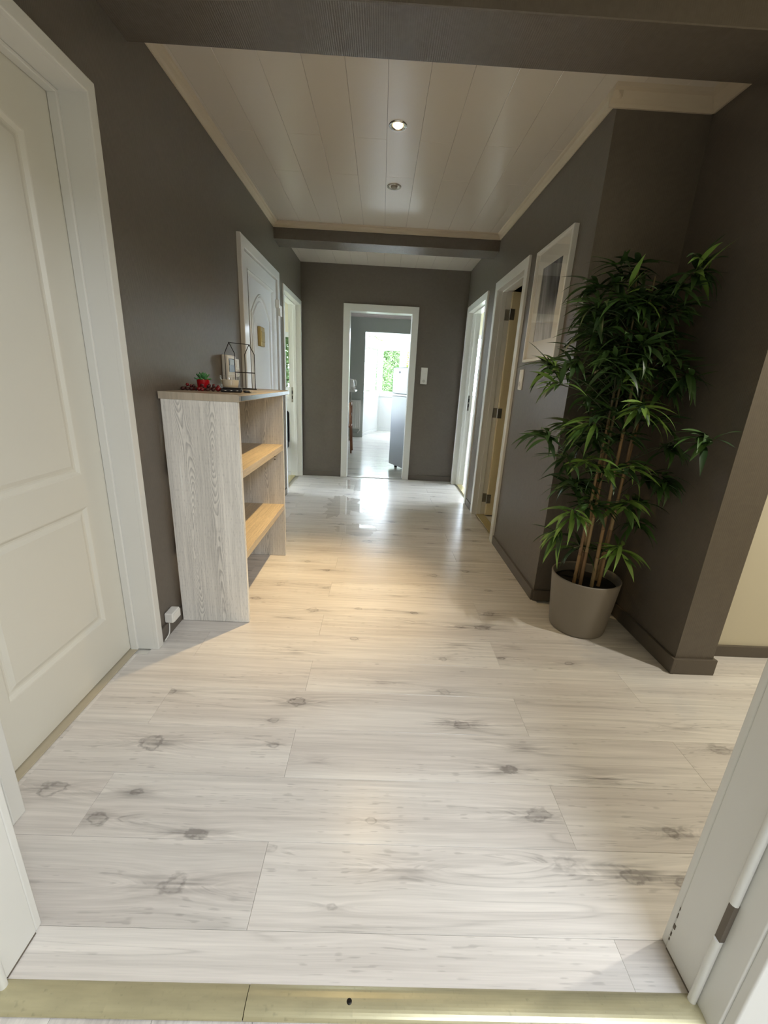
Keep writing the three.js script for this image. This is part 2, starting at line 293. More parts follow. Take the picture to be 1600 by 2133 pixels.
for (let i = -6; i <= 8; i++) {
  const a = clamp(-0.0285 + (i) * 0.1815, XLW, XS), b = clamp(-0.0285 + (i + 1) * 0.1815, XLW, XS); if (b - a < 0.01) continue;
  const cuts = [-1.99, ...(i % 2 === 0 ? [-3.24] : [-2.80]), -4.195];
  for (let k = 0; k + 1 < cuts.length; k++) {
    const hi = Math.min(b, XRW);
    if (cuts[k] > ZNICHE && b > XRW) mesh('ceiling_panel', ceilingPanel(Math.max(a, XLW), b, cuts[k], Math.max(cuts[k + 1], a >= XRW ? ZNICHE : cuts[k + 1])), M.ceil, ceiling);
    else if (hi - a > 0.01) mesh('ceiling_panel', ceilingPanel(a, hi, cuts[k], cuts[k + 1]), M.ceil, ceiling);
  }
  if (Math.min(b, XRW) - a > 0.01) mesh('ceiling_panel', ceilingPanel(a, Math.min(b, XRW), -4.39, ZF), M.ceil, ceiling);
}
function beam(label, z0, z1, x1, yRear, yFront) {   // z0 rear, z1 front; the plastered underside need not be level
  const g = new THREE.ExtrudeGeometry(shapeOf([[z0, TOP], [z0, yRear + 0.003], [z0 + 0.003, yRear], [z1 - 0.003, yFront], [z1, yFront + 0.003], [z1, TOP]]), { depth: x1 - XLW, bevelEnabled: false });
  g.applyMatrix4(new THREE.Matrix4().makeBasis(new THREE.Vector3(0, 0, 1), new THREE.Vector3(0, 1, 0), new THREE.Vector3(-1, 0, 0)).setPosition(x1, 0, 0));
  return tag(mesh('ceiling_beam', metreUV(g), M.beam), label, 'beam', null, 'structure');
}
beam('taupe ceiling beam crossing at the top of the picture, in front of the alcove', -1.994, -1.748, XS, 2.38, 2.38);
beam('taupe ceiling beam between the two ceiling bays, its underside shining', -4.394, -4.191, XRW, 2.360, 2.371);

// coving, baseboards
function coveGeo(a, b, inward, s = 1) {
  const prof = shapeOf([[0, 0], [0, -0.042], [0.006, -0.042], [0.009, -0.034], [0.018, -0.026], [0.026, -0.012], [0.036, -0.008], [0.04, 0]].map(([x, y]) => [x * s, y * s]));
  let A = new THREE.Vector3(...a), B = new THREE.Vector3(...b);
  if (new THREE.Vector3(...inward).cross(new THREE.Vector3(0, 1, 0)).dot(B.clone().sub(A)) < 0) [A, B] = [B, A];   // keep the basis right-handed
  const d = B.clone().sub(A), L = d.length(), g = new THREE.ExtrudeGeometry(prof, { depth: L, bevelEnabled: false });
  g.applyMatrix4(new THREE.Matrix4().makeBasis(new THREE.Vector3(...inward), new THREE.Vector3(0, 1, 0), d.normalize()).setPosition(A)); return g;
}
const cove1 = group('trim_1', 'cream coving round the main ceiling bay', 'coving', 'structure');
for (const [a, b, n] of [[[XLW, YC, -4.19], [XLW, YC, -1.994], [1, 0, 0]], [[XRW, YC, -4.19], [XRW, YC, ZNICHE + 0.04], [-1, 0, 0]], [[XLW, YC, -4.191], [XRW, YC, -4.191], [0, 0, 1]]]) mesh('coving', coveGeo(a, b, n), M.coving, cove1);
mesh('coving', coveGeo([XRW - 0.04, YC, ZNICHE], [XS, YC, ZNICHE], [0, 0, 1], 1.5), M.coving, cove1);
mesh('coving', coveGeo([XS, YC, ZNICHE], [XS, YC, -1.994], [-1, 0, 0], 1.5), M.coving, cove1);
function skirting(name, label, list, mat = M.base) {
  const g = group(name, label, 'baseboard', 'structure');
  for (const [f, u0, u1, h = 0.07, t = 0.012] of list) mesh('board', flat(f, rect(u0, u1, 0.0005, h), t, 0, 0.003), mat, g);
  return g;
}
skirting('baseboard_left', 'taupe baseboard under the cabinet wall', [[FR.left(XLW), 1.715, 3.15], [FR.left(XLW), 4.25, 4.49], [FR.left(XLW), 0.65, 0.78]]);
skirting('baseboard_right', 'taupe baseboard below the framed picture', [[FR.right(XRW), -3.235, ZNICHE], [FR.right(XRW), -4.39, -4.11]]);
skirting('baseboard_far', 'grey baseboard along the end wall beside the kitchen doorway', [[FR.back(ZF), XLW + 0.01, -0.484], [FR.back(ZF), 0.417, XRW - 0.01]]);
skirting('baseboard_alcove', 'taupe baseboard round the plant alcove and pier', [[FR.back(ZNICHE), XRW, XS - 0.013], [FR.right(XS), ZNICHE + 0.013, ZP + 0.014, 0.08, 0.014], [FR.back(ZP), XS - 0.0005, XS2 + 0.014, 0.08, 0.014], [FR.left(XS2), -ZP - 0.0005, 1.786, 0.08, 0.014]]);
skirting('baseboard_side_hall', 'dark taupe baseboard along the cream wall of the side hall', [[FR.back(ZCREAM), XS2 + 0.015, 3.2, 0.06, 0.014]]);

// ───────────────────────── doors ─────────────────────────
const casingShape = (d, w, gap = 0) => { const s = new THREE.Shape(); const [a, b, t] = d; s.moveTo(a - w, 0.001); s.lineTo(a - gap, 0.001); s.lineTo(a - gap, t + gap); s.lineTo(b + gap, t + gap); s.lineTo(b + gap, 0.001); s.lineTo(b + w, 0.001); s.lineTo(b + w, t + w); s.lineTo(a - w, t + w); s.closePath(); return s; };
function frameParts(g, F, d, w, wallT, mat, { proud = 0.018, back = true, stop = null, far = w } = {}) {
  mesh('casing', flat(F, casingShape(d, w, -0.0005), proud, 0.0005, 0.004), mat, g);
  if (back) mesh('casing', flat(F, casingShape(d, w, -0.0005), 0.016, -wallT - 0.0165), mat, g);
  mesh('jamb', fbox(F, d[0] - J + 0.0005, d[0], 0.001, d[2] + J - 0.001, -wallT, 0.0005), mat, g);
  mesh('jamb', fbox(F, d[1], d[1] + J - 0.0005, 0.001, d[2] + J - 0.001, -wallT, 0.0005), mat, g);
  mesh('head_jamb', fbox(F, d[0], d[1], d[2], d[2] + J - 0.001, -wallT, 0.0005), mat, g);
  if (stop) {
    const [n0, n1] = stop, e = 0.012;
    mesh('door_stop', fbox(F, d[0], d[0] + e, 0.001, d[2] - 0.0002, n0, n1, 0.003), mat, g); mesh('door_stop', fbox(F, d[1] - e, d[1], 0.001, d[2] - 0.0002, n0, n1, 0.003), mat, g);
    mesh('door_stop', fbox(F, d[0] + e, d[1] - e, d[2] - e, d[2] - 0.0002, n0, n1, 0.003), mat, g);
  }
}
function leverHandle(F, u, v, n, dir, mat, parent) {
  const h = sub('handle', parent);
  mesh('back_plate', fbox(F, u - 0.02, u + 0.02, v - 0.11, v + 0.11, n, n + 0.008, 0.004), mat, h);
  const L = tube([[u, v + 0.03, n + 0.006], [u, v + 0.03, n + 0.045], [u + dir * 0.02, v + 0.03, n + 0.055], [u + dir * 0.12, v + 0.03, n + 0.055]], 0.009, 20, 8); L.applyMatrix4(F); mesh('lever', L, mat, h);
}
{ // door_1: closed white door close by on the cabinet side
  const g = group('door_1', 'closed white panel door with white frame, nearest the camera', 'door', 'structure'), F = FR.left(XLW), d = DOORS.d1;
  frameParts(g, F, d, 0.043, WT, M.white, { stop: [-0.106, -0.075], back: false });
  mesh('casing', fbox(F, 0.785, d[0] - 0.0435, 0.001, d[2] + 0.043, 0.0005, 0.0185, 0.004), M.white, g);
  const leaf = sub('door_leaf', g), n = -0.107, u0 = d[0] + 0.003, u1 = d[1] - 0.003, top = d[2] - 0.004;
  const up = outlineArch(u0 + 0.15, u1 - 0.132, 0.85, 1.925, 0.028), low = outlineRect(u0 + 0.15, u1 - 0.132, 0.235, 0.730);
  const s = rect(u0, u1, 0.010, top); s.holes.push(shapeOf(up, THREE.Path), shapeOf(low, THREE.Path));
  mesh('leaf_frame', flat(F, s, 0.04, n - 0.04), M.leafWhite, leaf);
  for (const o of [up, low]) { const p = panelGeo(o, [[0, 0], [0.004, -0.001], [0.014, -0.010], [0.020, -0.011], [0.026, -0.010], [0.040, -0.004], [0.044, -0.004]]); p.translate(0, 0, n); p.applyMatrix4(F); mesh('panel', p, M.leafWhite, leaf); }
  leverHandle(F, u0 + 0.06, 1.0, n, 1, M.steel, leaf);
  mesh('threshold', fbox(F, d[0], d[1], 0.0005, 0.005, -0.15, -0.075, 0.002), std(0xb8ad95, 0.5), g);
}
{ // door_2: glossy white entrance door with an arched panel
  const g = group('door_2', 'glossy white entrance door with arched panel and brass plate, behind the cabinet', 'door', 'structure'), F = FR.left(XLW), d = DOORS.d2;
  mesh('casing', flat(F, casingShape(d, 0.07, -0.004), 0.03, 0.0005, 0.006), M.pvc, g);
  for (const [a, b] of [[d[0] - J + 0.001, d[0]], [d[1], d[1] + J - 0.001]]) mesh('jamb', fbox(F, a, b, 0.001, d[2] + J - 0.001, -WT, 0), M.pvc, g);
  mesh('head_jamb', fbox(F, d[0], d[1], d[2], d[2] + J - 0.001, -WT, 0), M.pvc, g);
  const leaf = sub('door_leaf', g), u0 = d[0] + 0.006, u1 = d[1] - 0.006, top = d[2] - 0.005, n = 0.012;
  const field = outlineRect(u0 + 0.10, u1 - 0.10, 0.14, top - 0.10);
  const s = rect(u0, u1, 0.012, top); s.holes.push(shapeOf(field, THREE.Path));
  mesh('leaf_frame', flat(F, s, 0.07, n - 0.07, 0.006), M.pvc, leaf);
  const fieldGeo = (() => { const q = rect(u0 + 0.1, u1 - 0.1, 0.14, top - 0.1); const um = (u0 + u1) / 2; q.holes.push(shapeOf(outlineArch(u0 + 0.19, u1 - 0.19, 0.98, top - 0.20, 0.16), THREE.Path), shapeOf(outlineRect(u0 + 0.19, u1 - 0.19, 0.24, 0.86), THREE.Path)); return flat(F, q, 0.02, n - 0.034); })();
  mesh('field', fieldGeo, M.pvc, leaf);
  const bead = panelGeo(field, [[0, 0.002], [0.006, 0.004], [0.016, -0.004], [0.024, -0.0135]]);
  { // glazing bead: keep only the rings, not the closing field
    const q = panelBand(field, [[0, 0.002], [0.006, 0.005], [0.016, -0.003], [0.026, -0.0138]]); q.translate(0, 0, n); q.applyMatrix4(F); mesh('bead', q, M.pvc, leaf); bead.dispose();
  }
  for (const o of [outlineArch(u0 + 0.19, u1 - 0.19, 0.98, top - 0.20, 0.16), outlineRect(u0 + 0.19, u1 - 0.19, 0.24, 0.86)]) {
    const p = panelGeo(o, [[0, 0], [0.004, 0.007], [0.016, 0.007], [0.026, -0.004], [0.050, -0.006], [0.058, 0.001], [0.066, 0.001]]); p.translate(0, 0, n - 0.014); p.applyMatrix4(F); mesh('panel', p, M.pvc, leaf);
  }
  const lp = sub('brass_plate', leaf); lp.userData.label = 'brass letter plate';
  mesh('plate', fbox(F, 3.585, 3.70, 1.455, 1.60, n - 0.014, n + 0.012, 0.004), M.brass, lp); mesh('flap', fbox(F, 3.597, 3.688, 1.487, 1.568, n + 0.012, n + 0.017, 0.003), M.brass, lp);
  mesh('hinge', fbox(F, 4.135, 4.175, 1.815, 1.885, n, n + 0.035, 0.006), M.plastic, g);
  mesh('hinge', fbox(F, 4.178, 4.255, 1.755, 1.845, 0.012, 0.048, 0.006), M.plastic, g);
}
function panelBand(outline, profile) { // like panelGeo without the closing field
  const g = panelGeo(outline, profile), rings = (profile.length - 1) * outline.length * 6, q = new THREE.BufferGeometry();
  for (const k of ['position', 'normal', 'uv']) { const a = g.attributes[k]; q.setAttribute(k, new THREE.BufferAttribute(a.array.slice(0, rings * a.itemSize), a.itemSize)); } return q;
}
function strikePlate(F, jambU, v, n, inward, parent) { // recessed steel plate with two dark slots
  const p = sub('strike_plate', parent);
  mesh('plate', fbox(F, Math.min(jambU, jambU + inward * 0.0025), Math.max(jambU, jambU + inward * 0.0025), v - 0.09, v + 0.09, n - 0.011, n + 0.011, 0.001), M.steel, p);
  for (const [a, b] of [[0.012, 0.052], [-0.05, -0.012]]) mesh('slot', fbox(F, Math.min(jambU + inward * 0.002, jambU + inward * 0.0032), Math.max(jambU + inward * 0.002, jambU + inward * 0.0032), v + a, v + b, n - 0.006, n + 0.006), M.black, p);
}
{ // door_3: open doorway to a bedroom on the cabinet side
  const g = group('door_3', 'white framed open doorway beside the entrance door, by the end wall', 'doorway', 'structure'), F = FR.left(XLW), d = DOORS.d3;
  frameParts(g, F, d, 0.05, WT, M.white, { stop: [-0.08, -0.045], proud: 0.012 });
  strikePlate(F, d[1], 1.02, -0.1, -1, g);
  mesh('threshold', fbox(F, d[0], d[1], 0.0005, 0.006, -0.16, -0.07, 0.002), M.gold, g);
}
{ // door_4: kitchen doorway in the end wall
  const g = group('door_4', 'white framed open doorway to the bright kitchen', 'doorway', 'structure'), F = FR.back(ZF);
  frameParts(g, F, DOORS.d4, 0.079, 0.12, M.white);
  mesh('threshold', fbox(F, DOORS.d4[0], DOORS.d4[1], 0.0005, 0.006, -0.06, 0.0, 0.002), M.steel, g);
}
{ // door_5: open doorway on the picture side, by the end wall
  const g = group('door_5', 'white framed open doorway in blue daylight, past the cream door', 'doorway', 'structure'), F = FR.right(XRW), d = DOORS.d5;
  frameParts(g, F, d, 0.066, 0.12, M.white, { stop: [-0.075, -0.04] });
  strikePlate(F, d[0], 1.03, -0.095, 1, g);
  mesh('threshold', fbox(F, d[0], d[1], 0.0005, 0.006, -0.12, -0.05, 0.002), M.gold, g);
}
{ // door_6: doorway with a cream door standing open
  const g = group('door_6', 'white framed doorway with a cream door standing open, left of the picture', 'door', 'structure'), F = FR.right(XRW), d = DOORS.d6;
  frameParts(g, F, d, 0.073, 0.12, M.white, { stop: [-0.07, -0.03], back: false });
  const leaf = sub('door_leaf', g);
  const z = d[0] + 0.008, L = rect(XRW + 0.112, XRW + 0.112 + 0.70, 0.012, d[2] - 0.008);
  const leafGeo = new THREE.ExtrudeGeometry(L, { depth: 0.036, bevelEnabled: true, bevelThickness: 0.002, bevelSize: 0.002, bevelOffset: -0.002, bevelSegments: 1 }); leafGeo.translate(0, 0, z); mesh('leaf_slab', leafGeo, M.cream, leaf);
  for (const v of [0.135, 0.96, 1.80]) {
    const h = sub('hinge', g);
    mesh('knuckle', rod([XRW + 0.106, v, z + 0.045], [XRW + 0.106, v + 0.088, z + 0.045], 0.0065, 10), M.steel, h);
    mesh('plate', box(XRW + 0.074, XRW + 0.112, v, v + 0.088, d[0] + 0.0002, d[0] + 0.003), M.steel, h);
    mesh('plate', box(XRW + 0.107, XRW + 0.145, v, v + 0.088, z + 0.0382, z + 0.0405), M.steel, h);
  }
  mesh('threshold', fbox(F, d[0], d[1], 0.0005, 0.007, -0.11, -0.03, 0.002), M.gold, g);
}
{ // door_7: the doorway the camera stands in
  const g = group('door_7', 'white jambs of the doorway in which the camera stands', 'doorway', 'structure');
  for (const s of [-1, 1]) {
    const X = (a, b) => [Math.min(s * a, s * b), Math.max(s * a, s * b)];
    mesh('jamb', box(...X(0.728, 0.748), 0.004, 2.10, -0.632, -0.552, 0.002), M.white, g);
    mesh('casing', box(...X(0.729, 0.80), 0.001, 2.17, -0.650, -0.6325, 0.004), M.white, g);
    mesh('seal_gap', box(...X(0.7275, 0.734), 0.0002, 0.0045, -0.63, -0.555), M.caulk, g);
    if (s > 0) { for (const [a, b] of [[0.005, 0.21], [0.315, 2.10]]) mesh('bead', rod([0.722, a, -0.540], [0.722, b, -0.540], 0.008, 14), M.white, g); mesh('notch', box(0.719, 0.729, 0.21, 0.315, -0.546, -0.534), M.caulk, g); }
    else mesh('bead', rod([-0.724, 0.005, -0.540], [-0.724, 2.1, -0.540], 0.008, 14), M.white, g);
    mesh('jamb', box(...X(0.730, 0.748), 0.004, 2.10, -0.5515, -0.488, 0.003), M.white, g);
    mesh('casing', box(...X(0.735, 0.81), 0.001, 2.17, -0.4895, -0.470, 0.004), M.white, g);
  }
  mesh('head_jamb', box(-0.728, 0.728, 2.10, 2.12, -0.632, -0.488), M.white, g);
  const chips = sub('paint_chips', g); chips.userData.label = 'dark chipped paint at the foot of the jamb';
  for (const [v, w, h] of [[0.072, 0.006, 0.014], [0.045, 0.003, 0.012], [0.03, 0.003, 0.008], [0.105, 0.002, 0.016], [0.13, 0.0015, 0.01]]) mesh('chip', box(0.7268, 0.729, v, v + h, -0.6325, -0.6325 + w, 0.0007), M.caulk, chips);
}
// brass threshold strip, two lengths with a joint and a screw
{
  const g = group('brass_threshold', 'brass half-round threshold strip across the doorway at the camera', 'threshold');
  const prof = (h) => { const s = new THREE.Shape(); s.moveTo(-0.0275, 0); for (let i = 0; i <= 16; i++) { const a = Math.PI * (1 - i / 16); s.lineTo(0.0275 * Math.cos(a), h * Math.sin(a)); } s.closePath(); return s; };
  const bar = (x0, x1, h) => { const q = new THREE.ExtrudeGeometry(prof(h), { depth: x1 - x0, bevelEnabled: true, bevelThickness: 0.0006, bevelSize: 0.0006, bevelOffset: -0.0006, bevelSegments: 1, curveSegments: 12 }); q.rotateY(Math.PI / 2); q.translate(x0, 0.0003, -0.5265); const p = q.attributes.position, uv = q.attributes.uv; for (let i = 0; i < p.count; i++) uv.setXY(i, p.getX(i), p.getZ(i)); return q; };
  const wear = texture(256, 256, (x, y) => { const t = 0.88 + 0.10 * (fbm(x / 30, y / 5, 91, 3) - 0.5) - 0.10 * smooth(0.8, 0.95, noise(x / 3, y / 3, 93)) * noise(x / 30, y / 30, 95); return [218 * t, 209 * t, 170 * t]; }, { repeat: [2, 2] });
  const bm = std(0xffffff, 0.33, { map: wear, metalness: 0.45 });
  mesh('strip', bar(-0.745, -0.2215, 0.0072), bm, g); mesh('strip', bar(-0.2185, 0.745, 0.0105), bm, g); mesh('joint_gap', box(-0.2215, -0.2185, 0.0004, 0.002, -0.552, -0.501), M.screw, g);
  const sc = sub('screw', g); mesh('screw_head', new THREE.SphereGeometry(0.0055, 16, 6, 0, Math.PI * 2, 0, Math.PI / 2).scale(1, 0.3, 1).translate(-0.008, 0.0107, -0.5265), M.screw, sc); mesh('slot', box(-0.0125, -0.0035, 0.0118, 0.0127, -0.5272, -0.5258), M.black, sc);
}

// ───────────────────────── lamps ─────────────────────────
function downlight(label, x, z, lit) {
  const g = group('ceiling_downlight', label, 'ceiling light', null, [x, YC, z]);
  mesh('ring', lathe([[0.030, 0.002], [0.036, -0.004], [0.043, -0.007], [0.047, -0.004], [0.048, 0.001]], 40), lit ? M.chrome : std(0xbdb9b0, 0.25, { metalness: 0.6 }), g);
  mesh('reflector', lathe([[0.032, 0.0], [0.029, 0.012], [0.020, 0.02], [0.0005, 0.022]], 32), lit ? M.chrome : std(0x55504a, 0.4), g);
  const b = mesh('bulb', new THREE.SphereGeometry(0.024, 24, 12).scale(1, 0.55, 1).translate(0, 0.0, 0), lit ? new THREE.MeshPhysicalMaterial({ color: 0xffffff, emissive: new THREE.Color(1, 0.86, 0.55), emissiveIntensity: 14 }) : std(0x8f8a80, 0.2), g);
  return g;
}
tag(downlight('lit warm downlight in the ceiling panel', 0.027, -2.662, true), 'lit warm downlight glowing in the ceiling panel', 'ceiling light', 'recessed ceiling downlights');
tag(downlight('unlit downlight', 0.028, -3.374, false), 'unlit chrome-ringed downlight further along the ceiling', 'ceiling light', 'recessed ceiling downlights');
for (const [power, angle, pen, aim] of [[SPOT.power, 0.43, 1, SPOT.aim], [SPOT.spill, 1.12, 1, [SPOT.at[0], 0, SPOT.at[2]]]]) {
  const l = new THREE.SpotLight(new THREE.Color().setRGB(...SPOT.color), power, 0, angle, pen, 2);
  l.position.set(...SPOT.at); l.target.position.set(...aim); l.castShadow = true; l.shadow.radius = 1.2; l.name = 'downlight_lamp'; scene.add(l, l.target);
}
for (const [L, label] of [[LAMP_SIDE, 'lit downlight in the ceiling of the side hall']]) {
  tag(downlight(label, L.at[0], L.at[2], true), label, 'ceiling light', 'recessed ceiling downlights');
  const l = new THREE.SpotLight(new THREE.Color().setRGB(...L.color), L.power, 0, L.angle, 0.9, 2);
  l.position.set(...L.at); l.target.position.set(L.at[0], 0, L.at[2]); l.castShadow = true; l.shadow.radius = 1.6; l.name = 'downlight_lamp'; scene.add(l, l.target);
}

{ // square light panel behind the camera
  const L = PANEL_ROOM, g = group('ceiling_light_panel', 'square light panel on the ceiling behind the camera', 'ceiling light', null, [L.at[0], 0, L.at[2]]);
  mesh('frame', box(-L.w / 2 - 0.03, L.w / 2 + 0.03, 2.4905, 2.4995, -L.h / 2 - 0.03, L.h / 2 + 0.03, 0.003), M.plastic, g);
  mesh('lamp_diffuser', box(-L.w / 2, L.w / 2, 2.4895, 2.4905, -L.h / 2, L.h / 2), new THREE.MeshPhysicalMaterial({ color: 0xffffff, emissive: new THREE.Color(...L.color), emissiveIntensity: 1.2 }), g);
  RectAreaLightUniformsLib.init();
  const l = new THREE.RectAreaLight(new THREE.Color().setRGB(...L.color), L.power, L.w, L.h); l.position.set(...L.at); l.lookAt(L.at[0], 0, L.at[2]); l.name = 'panel_lamp'; scene.add(l);
}

// ───────────────────────── open cabinet ─────────────────────────
const CAB = { x0: -0.972, x1: -0.632, z0: -1.923, z1: -2.825, h: 1.115, top: 1.147 };
{
  const g = group('open_cabinet', 'grey oak open shelf cabinet with small things on top', 'cabinet', null, [(CAB.x0 + CAB.x1) / 2, 0, (CAB.z0 + CAB.z1) / 2]);
  const ox = g.position.x, oz = g.position.z, put = (geo) => geo.translate(-ox, 0, -oz);
  const sideUV = (geo, flip) => { const p = geo.attributes.position, uv = geo.attributes.uv, n = geo.attributes.normal; for (let i = 0; i < p.count; i++) if (Math.abs(n.getZ(i)) > 0.5) uv.setXY(i, flip ? CAB.x1 - p.getX(i) : p.getX(i) - CAB.x0 + 0.02, p.getY(i) + 0.1); else uv.setXY(i, 0.44 + p.getZ(i) * 0.2, p.getY(i)); return geo; };
  mesh('side_panel', put(sideUV(box(CAB.x0, CAB.x1, 0.002, CAB.h, CAB.z0 - 0.024, CAB.z0, 0.0012), false)), MW.side, g);
  mesh('side_panel', put(sideUV(box(CAB.x0, CAB.x1, 0.002, CAB.h, CAB.z1, CAB.z1 + 0.024, 0.0012), true)), MW.inner, g);
  const shelfUV = (geo) => { const p = geo.attributes.position, uv = geo.attributes.uv; for (let i = 0; i < p.count; i++) uv.setXY(i, p.getZ(i), p.getX(i) + p.getY(i)); return geo; };
  for (const y of [0.802, 0.388]) mesh('shelf', put(shelfUV(box(CAB.x0, CAB.x1 - 0.002, y - 0.038, y, CAB.z1 + 0.0245, CAB.z0 - 0.0245, 0.0012))), MW.shelf, g);
  const topGrain = texture(256, 256, (x, y) => { const t = 0.88 - 0.12 * (fbm(y / 90, x / 4, 77, 3) - 0.5); return [214 * t, 200 * t, 178 * t]; }, { repeat: [2, 2] });
  const topMat = std(0xffffff, 0.24, { map: topGrain });
  const t = new THREE.Shape(); // rounded front nosing
  const yb = CAB.h + 0.0005, yt = CAB.top, xf = CAB.x1 + 0.012;
  t.moveTo(CAB.x0 - 0.008, yb); t.lineTo(xf - 0.012, yb); t.absarc(xf - 0.014, (yb + yt) / 2, (yt - yb) / 2, -Math.PI / 2, Math.PI / 2, false); t.lineTo(CAB.x0 - 0.008, yt); t.closePath();
  const tg = new THREE.ExtrudeGeometry(t, { depth: 1.025, bevelEnabled: false, curveSegments: 10 }); tg.translate(0, 0, -2.948);
  mesh('top_board', put(metreUV(tg)), topMat, g);
  const stripGeo = new THREE.ExtrudeGeometry(rect(xf - 0.004, xf + 0.004, yb + 0.006, yt - 0.005), { depth: 1.027, bevelEnabled: false }); stripGeo.translate(0, 0, -2.949);
  mesh('edge_strip', put(stripGeo), M.chrome, g);
  for (const [y, x] of [[0.72, -0.69], [0.70, -0.69], [0.33, -0.69]]) mesh('screw_cap', put(new THREE.CylinderGeometry(0.005, 0.005, 0.002, 12).rotateX(Math.PI / 2).translate(x, y, CAB.z1 + 0.0248)), M.caulk, g);
}
const TOPY = CAB.top;

// ───────────────────────── things on the cabinet ─────────────────────────
{ // red pot with a succulent
  const at = [-0.902, TOPY + 0.0005, -2.235], g = group('potted_succulent', 'small green succulent in a red and white pot on the cabinet', 'plant', null, at);
  mesh('pot', lathe([[0.001, 0.0], [0.026, 0.0], [0.028, 0.003], [0.031, 0.05], [0.0315, 0.055], [0.029, 0.055], [0.0275, 0.045], [0.001, 0.044]], 40), std(0xb5101c, 0.18), g);
  const band = new THREE.CylinderGeometry(0.0317, 0.0292, 0.046, 12, 1, true, 3.5, 1.25); band.translate(0, 0.0285, 0); mesh('label_band', band, std(0xefe6cf, 0.4), g);
  mesh('soil', new THREE.CylinderGeometry(0.0275, 0.0275, 0.004, 24).translate(0, 0.047, 0), std(0x2b211a, 0.95), g);
  const leafG = new THREE.SphereGeometry(1, 10, 8).scale(0.0085, 0.0042, 0.021); leafG.translate(0, 0, 0.019);
  { const p = leafG.attributes.position; for (let i = 0; i < p.count; i++) { const z = p.getZ(i) / 0.04; p.setX(i, p.getX(i) * (0.55 + 0.75 * z) * (z > 0.85 ? 0.6 : 1)); p.setY(i, p.getY(i) + z * z * 0.007); } leafG.computeVertexNormals(); }
  const gm = [std(0x4f8a52, 0.5), std(0x3c7546, 0.5), std(0x6aa06a, 0.5)]; const r = rng(5);
  for (const [n, tilt, sc, y] of [[9, -0.05, 1.0, 0.050], [8, -0.5, 0.92, 0.054], [6, -0.9, 0.75, 0.058], [4, -1.25, 0.55, 0.06]]) for (let i = 0; i < n; i++) {
    const m = mesh('leaf', leafG, gm[Math.floor(r() * 3)], g); m.position.set(0, y, 0); m.rotation.order = 'YXZ'; m.rotation.y = (i + 0.3 * r()) / n * Math.PI * 2 + tilt; m.rotation.x = tilt; m.scale.setScalar(sc * 1.12);
  }
}
{ // garland of dried red berries round the pot
  const g = group('berry_garland', 'dark red dried berry garland lying round the red pot', 'garland', null, [-0.885, TOPY, -2.21]), r = rng(21);
  const bm = [std(0x5a0d12, 0.3), std(0x7a1218, 0.25), std(0x3a0a0c, 0.5), std(0x4b2a22, 0.7)];
  const sphere = new THREE.IcosahedronGeometry(1, 2), cone = new THREE.IcosahedronGeometry(1, 1), used = [];
  for (let i = 0, n = 0; n < 26 && i < 900; i++) {
    const s = 0.008 + r() * 0.0065, x = -0.085 + r() * 0.17, z = 0.012 + r() * 0.052;
    if (Math.hypot(x + 0.017, z + 0.025) < 0.036 + s || used.some((q) => Math.hypot(q[0] - x, q[1] - z) < (q[2] + s) * 0.97)) continue;
    used.push([x, z, s]); const m = mesh('berry', r() > 0.75 ? cone : sphere, bm[Math.floor(r() * 4)], g); m.scale.set(s, s * (0.8 + 0.2 * r()), s); m.position.set(x, m.scale.y + 0.0004, z); m.rotation.y = r() * 6; n++;
  }
  const base = used.slice();
  for (let k = 0; k < 9; k++) { const [x, z, s] = base[k * 2 % base.length]; const m = mesh('berry', sphere, bm[k % 3], g); m.scale.setScalar(0.008); m.position.set(x + 0.004, s * 1.9 + 0.006, z - 0.002); }
  mesh('stem', tube([[-0.085, 0.004, 0.05], [-0.03, 0.012, 0.052], [0.03, 0.008, 0.045], [0.085, 0.006, 0.03]], 0.0016, 24, 6), bm[3], g);
}
{ // candle in a glass
  const g = group('glass_candle', 'cream candle in a clear glass bowl on the cabinet', 'candle', null, [-0.872, TOPY + 0.0005, -2.545]);
  const glass = std(0xffffff, 0.02, { transmission: 1, thickness: 0, ior: 1.45 });
  mesh('bowl', lathe([[0.001, 0], [0.034, 0], [0.041, 0.004], [0.049, 0.03], [0.0545, 0.076], [0.0535, 0.0775], [0.0522, 0.076], [0.0468, 0.03], [0.039, 0.0075], [0.001, 0.006]], 48), glass, g);
  mesh('wax', lathe([[0.001, 0.0068], [0.0378, 0.0082], [0.0452, 0.03], [0.0482, 0.052], [0.047, 0.0535], [0.001, 0.0525]], 48), std(0xf0ead6, 0.5), g);
  mesh('wick', rod([0, 0.052, 0], [0.001, 0.062, 0.001], 0.001, 6), M.dark, g);
}
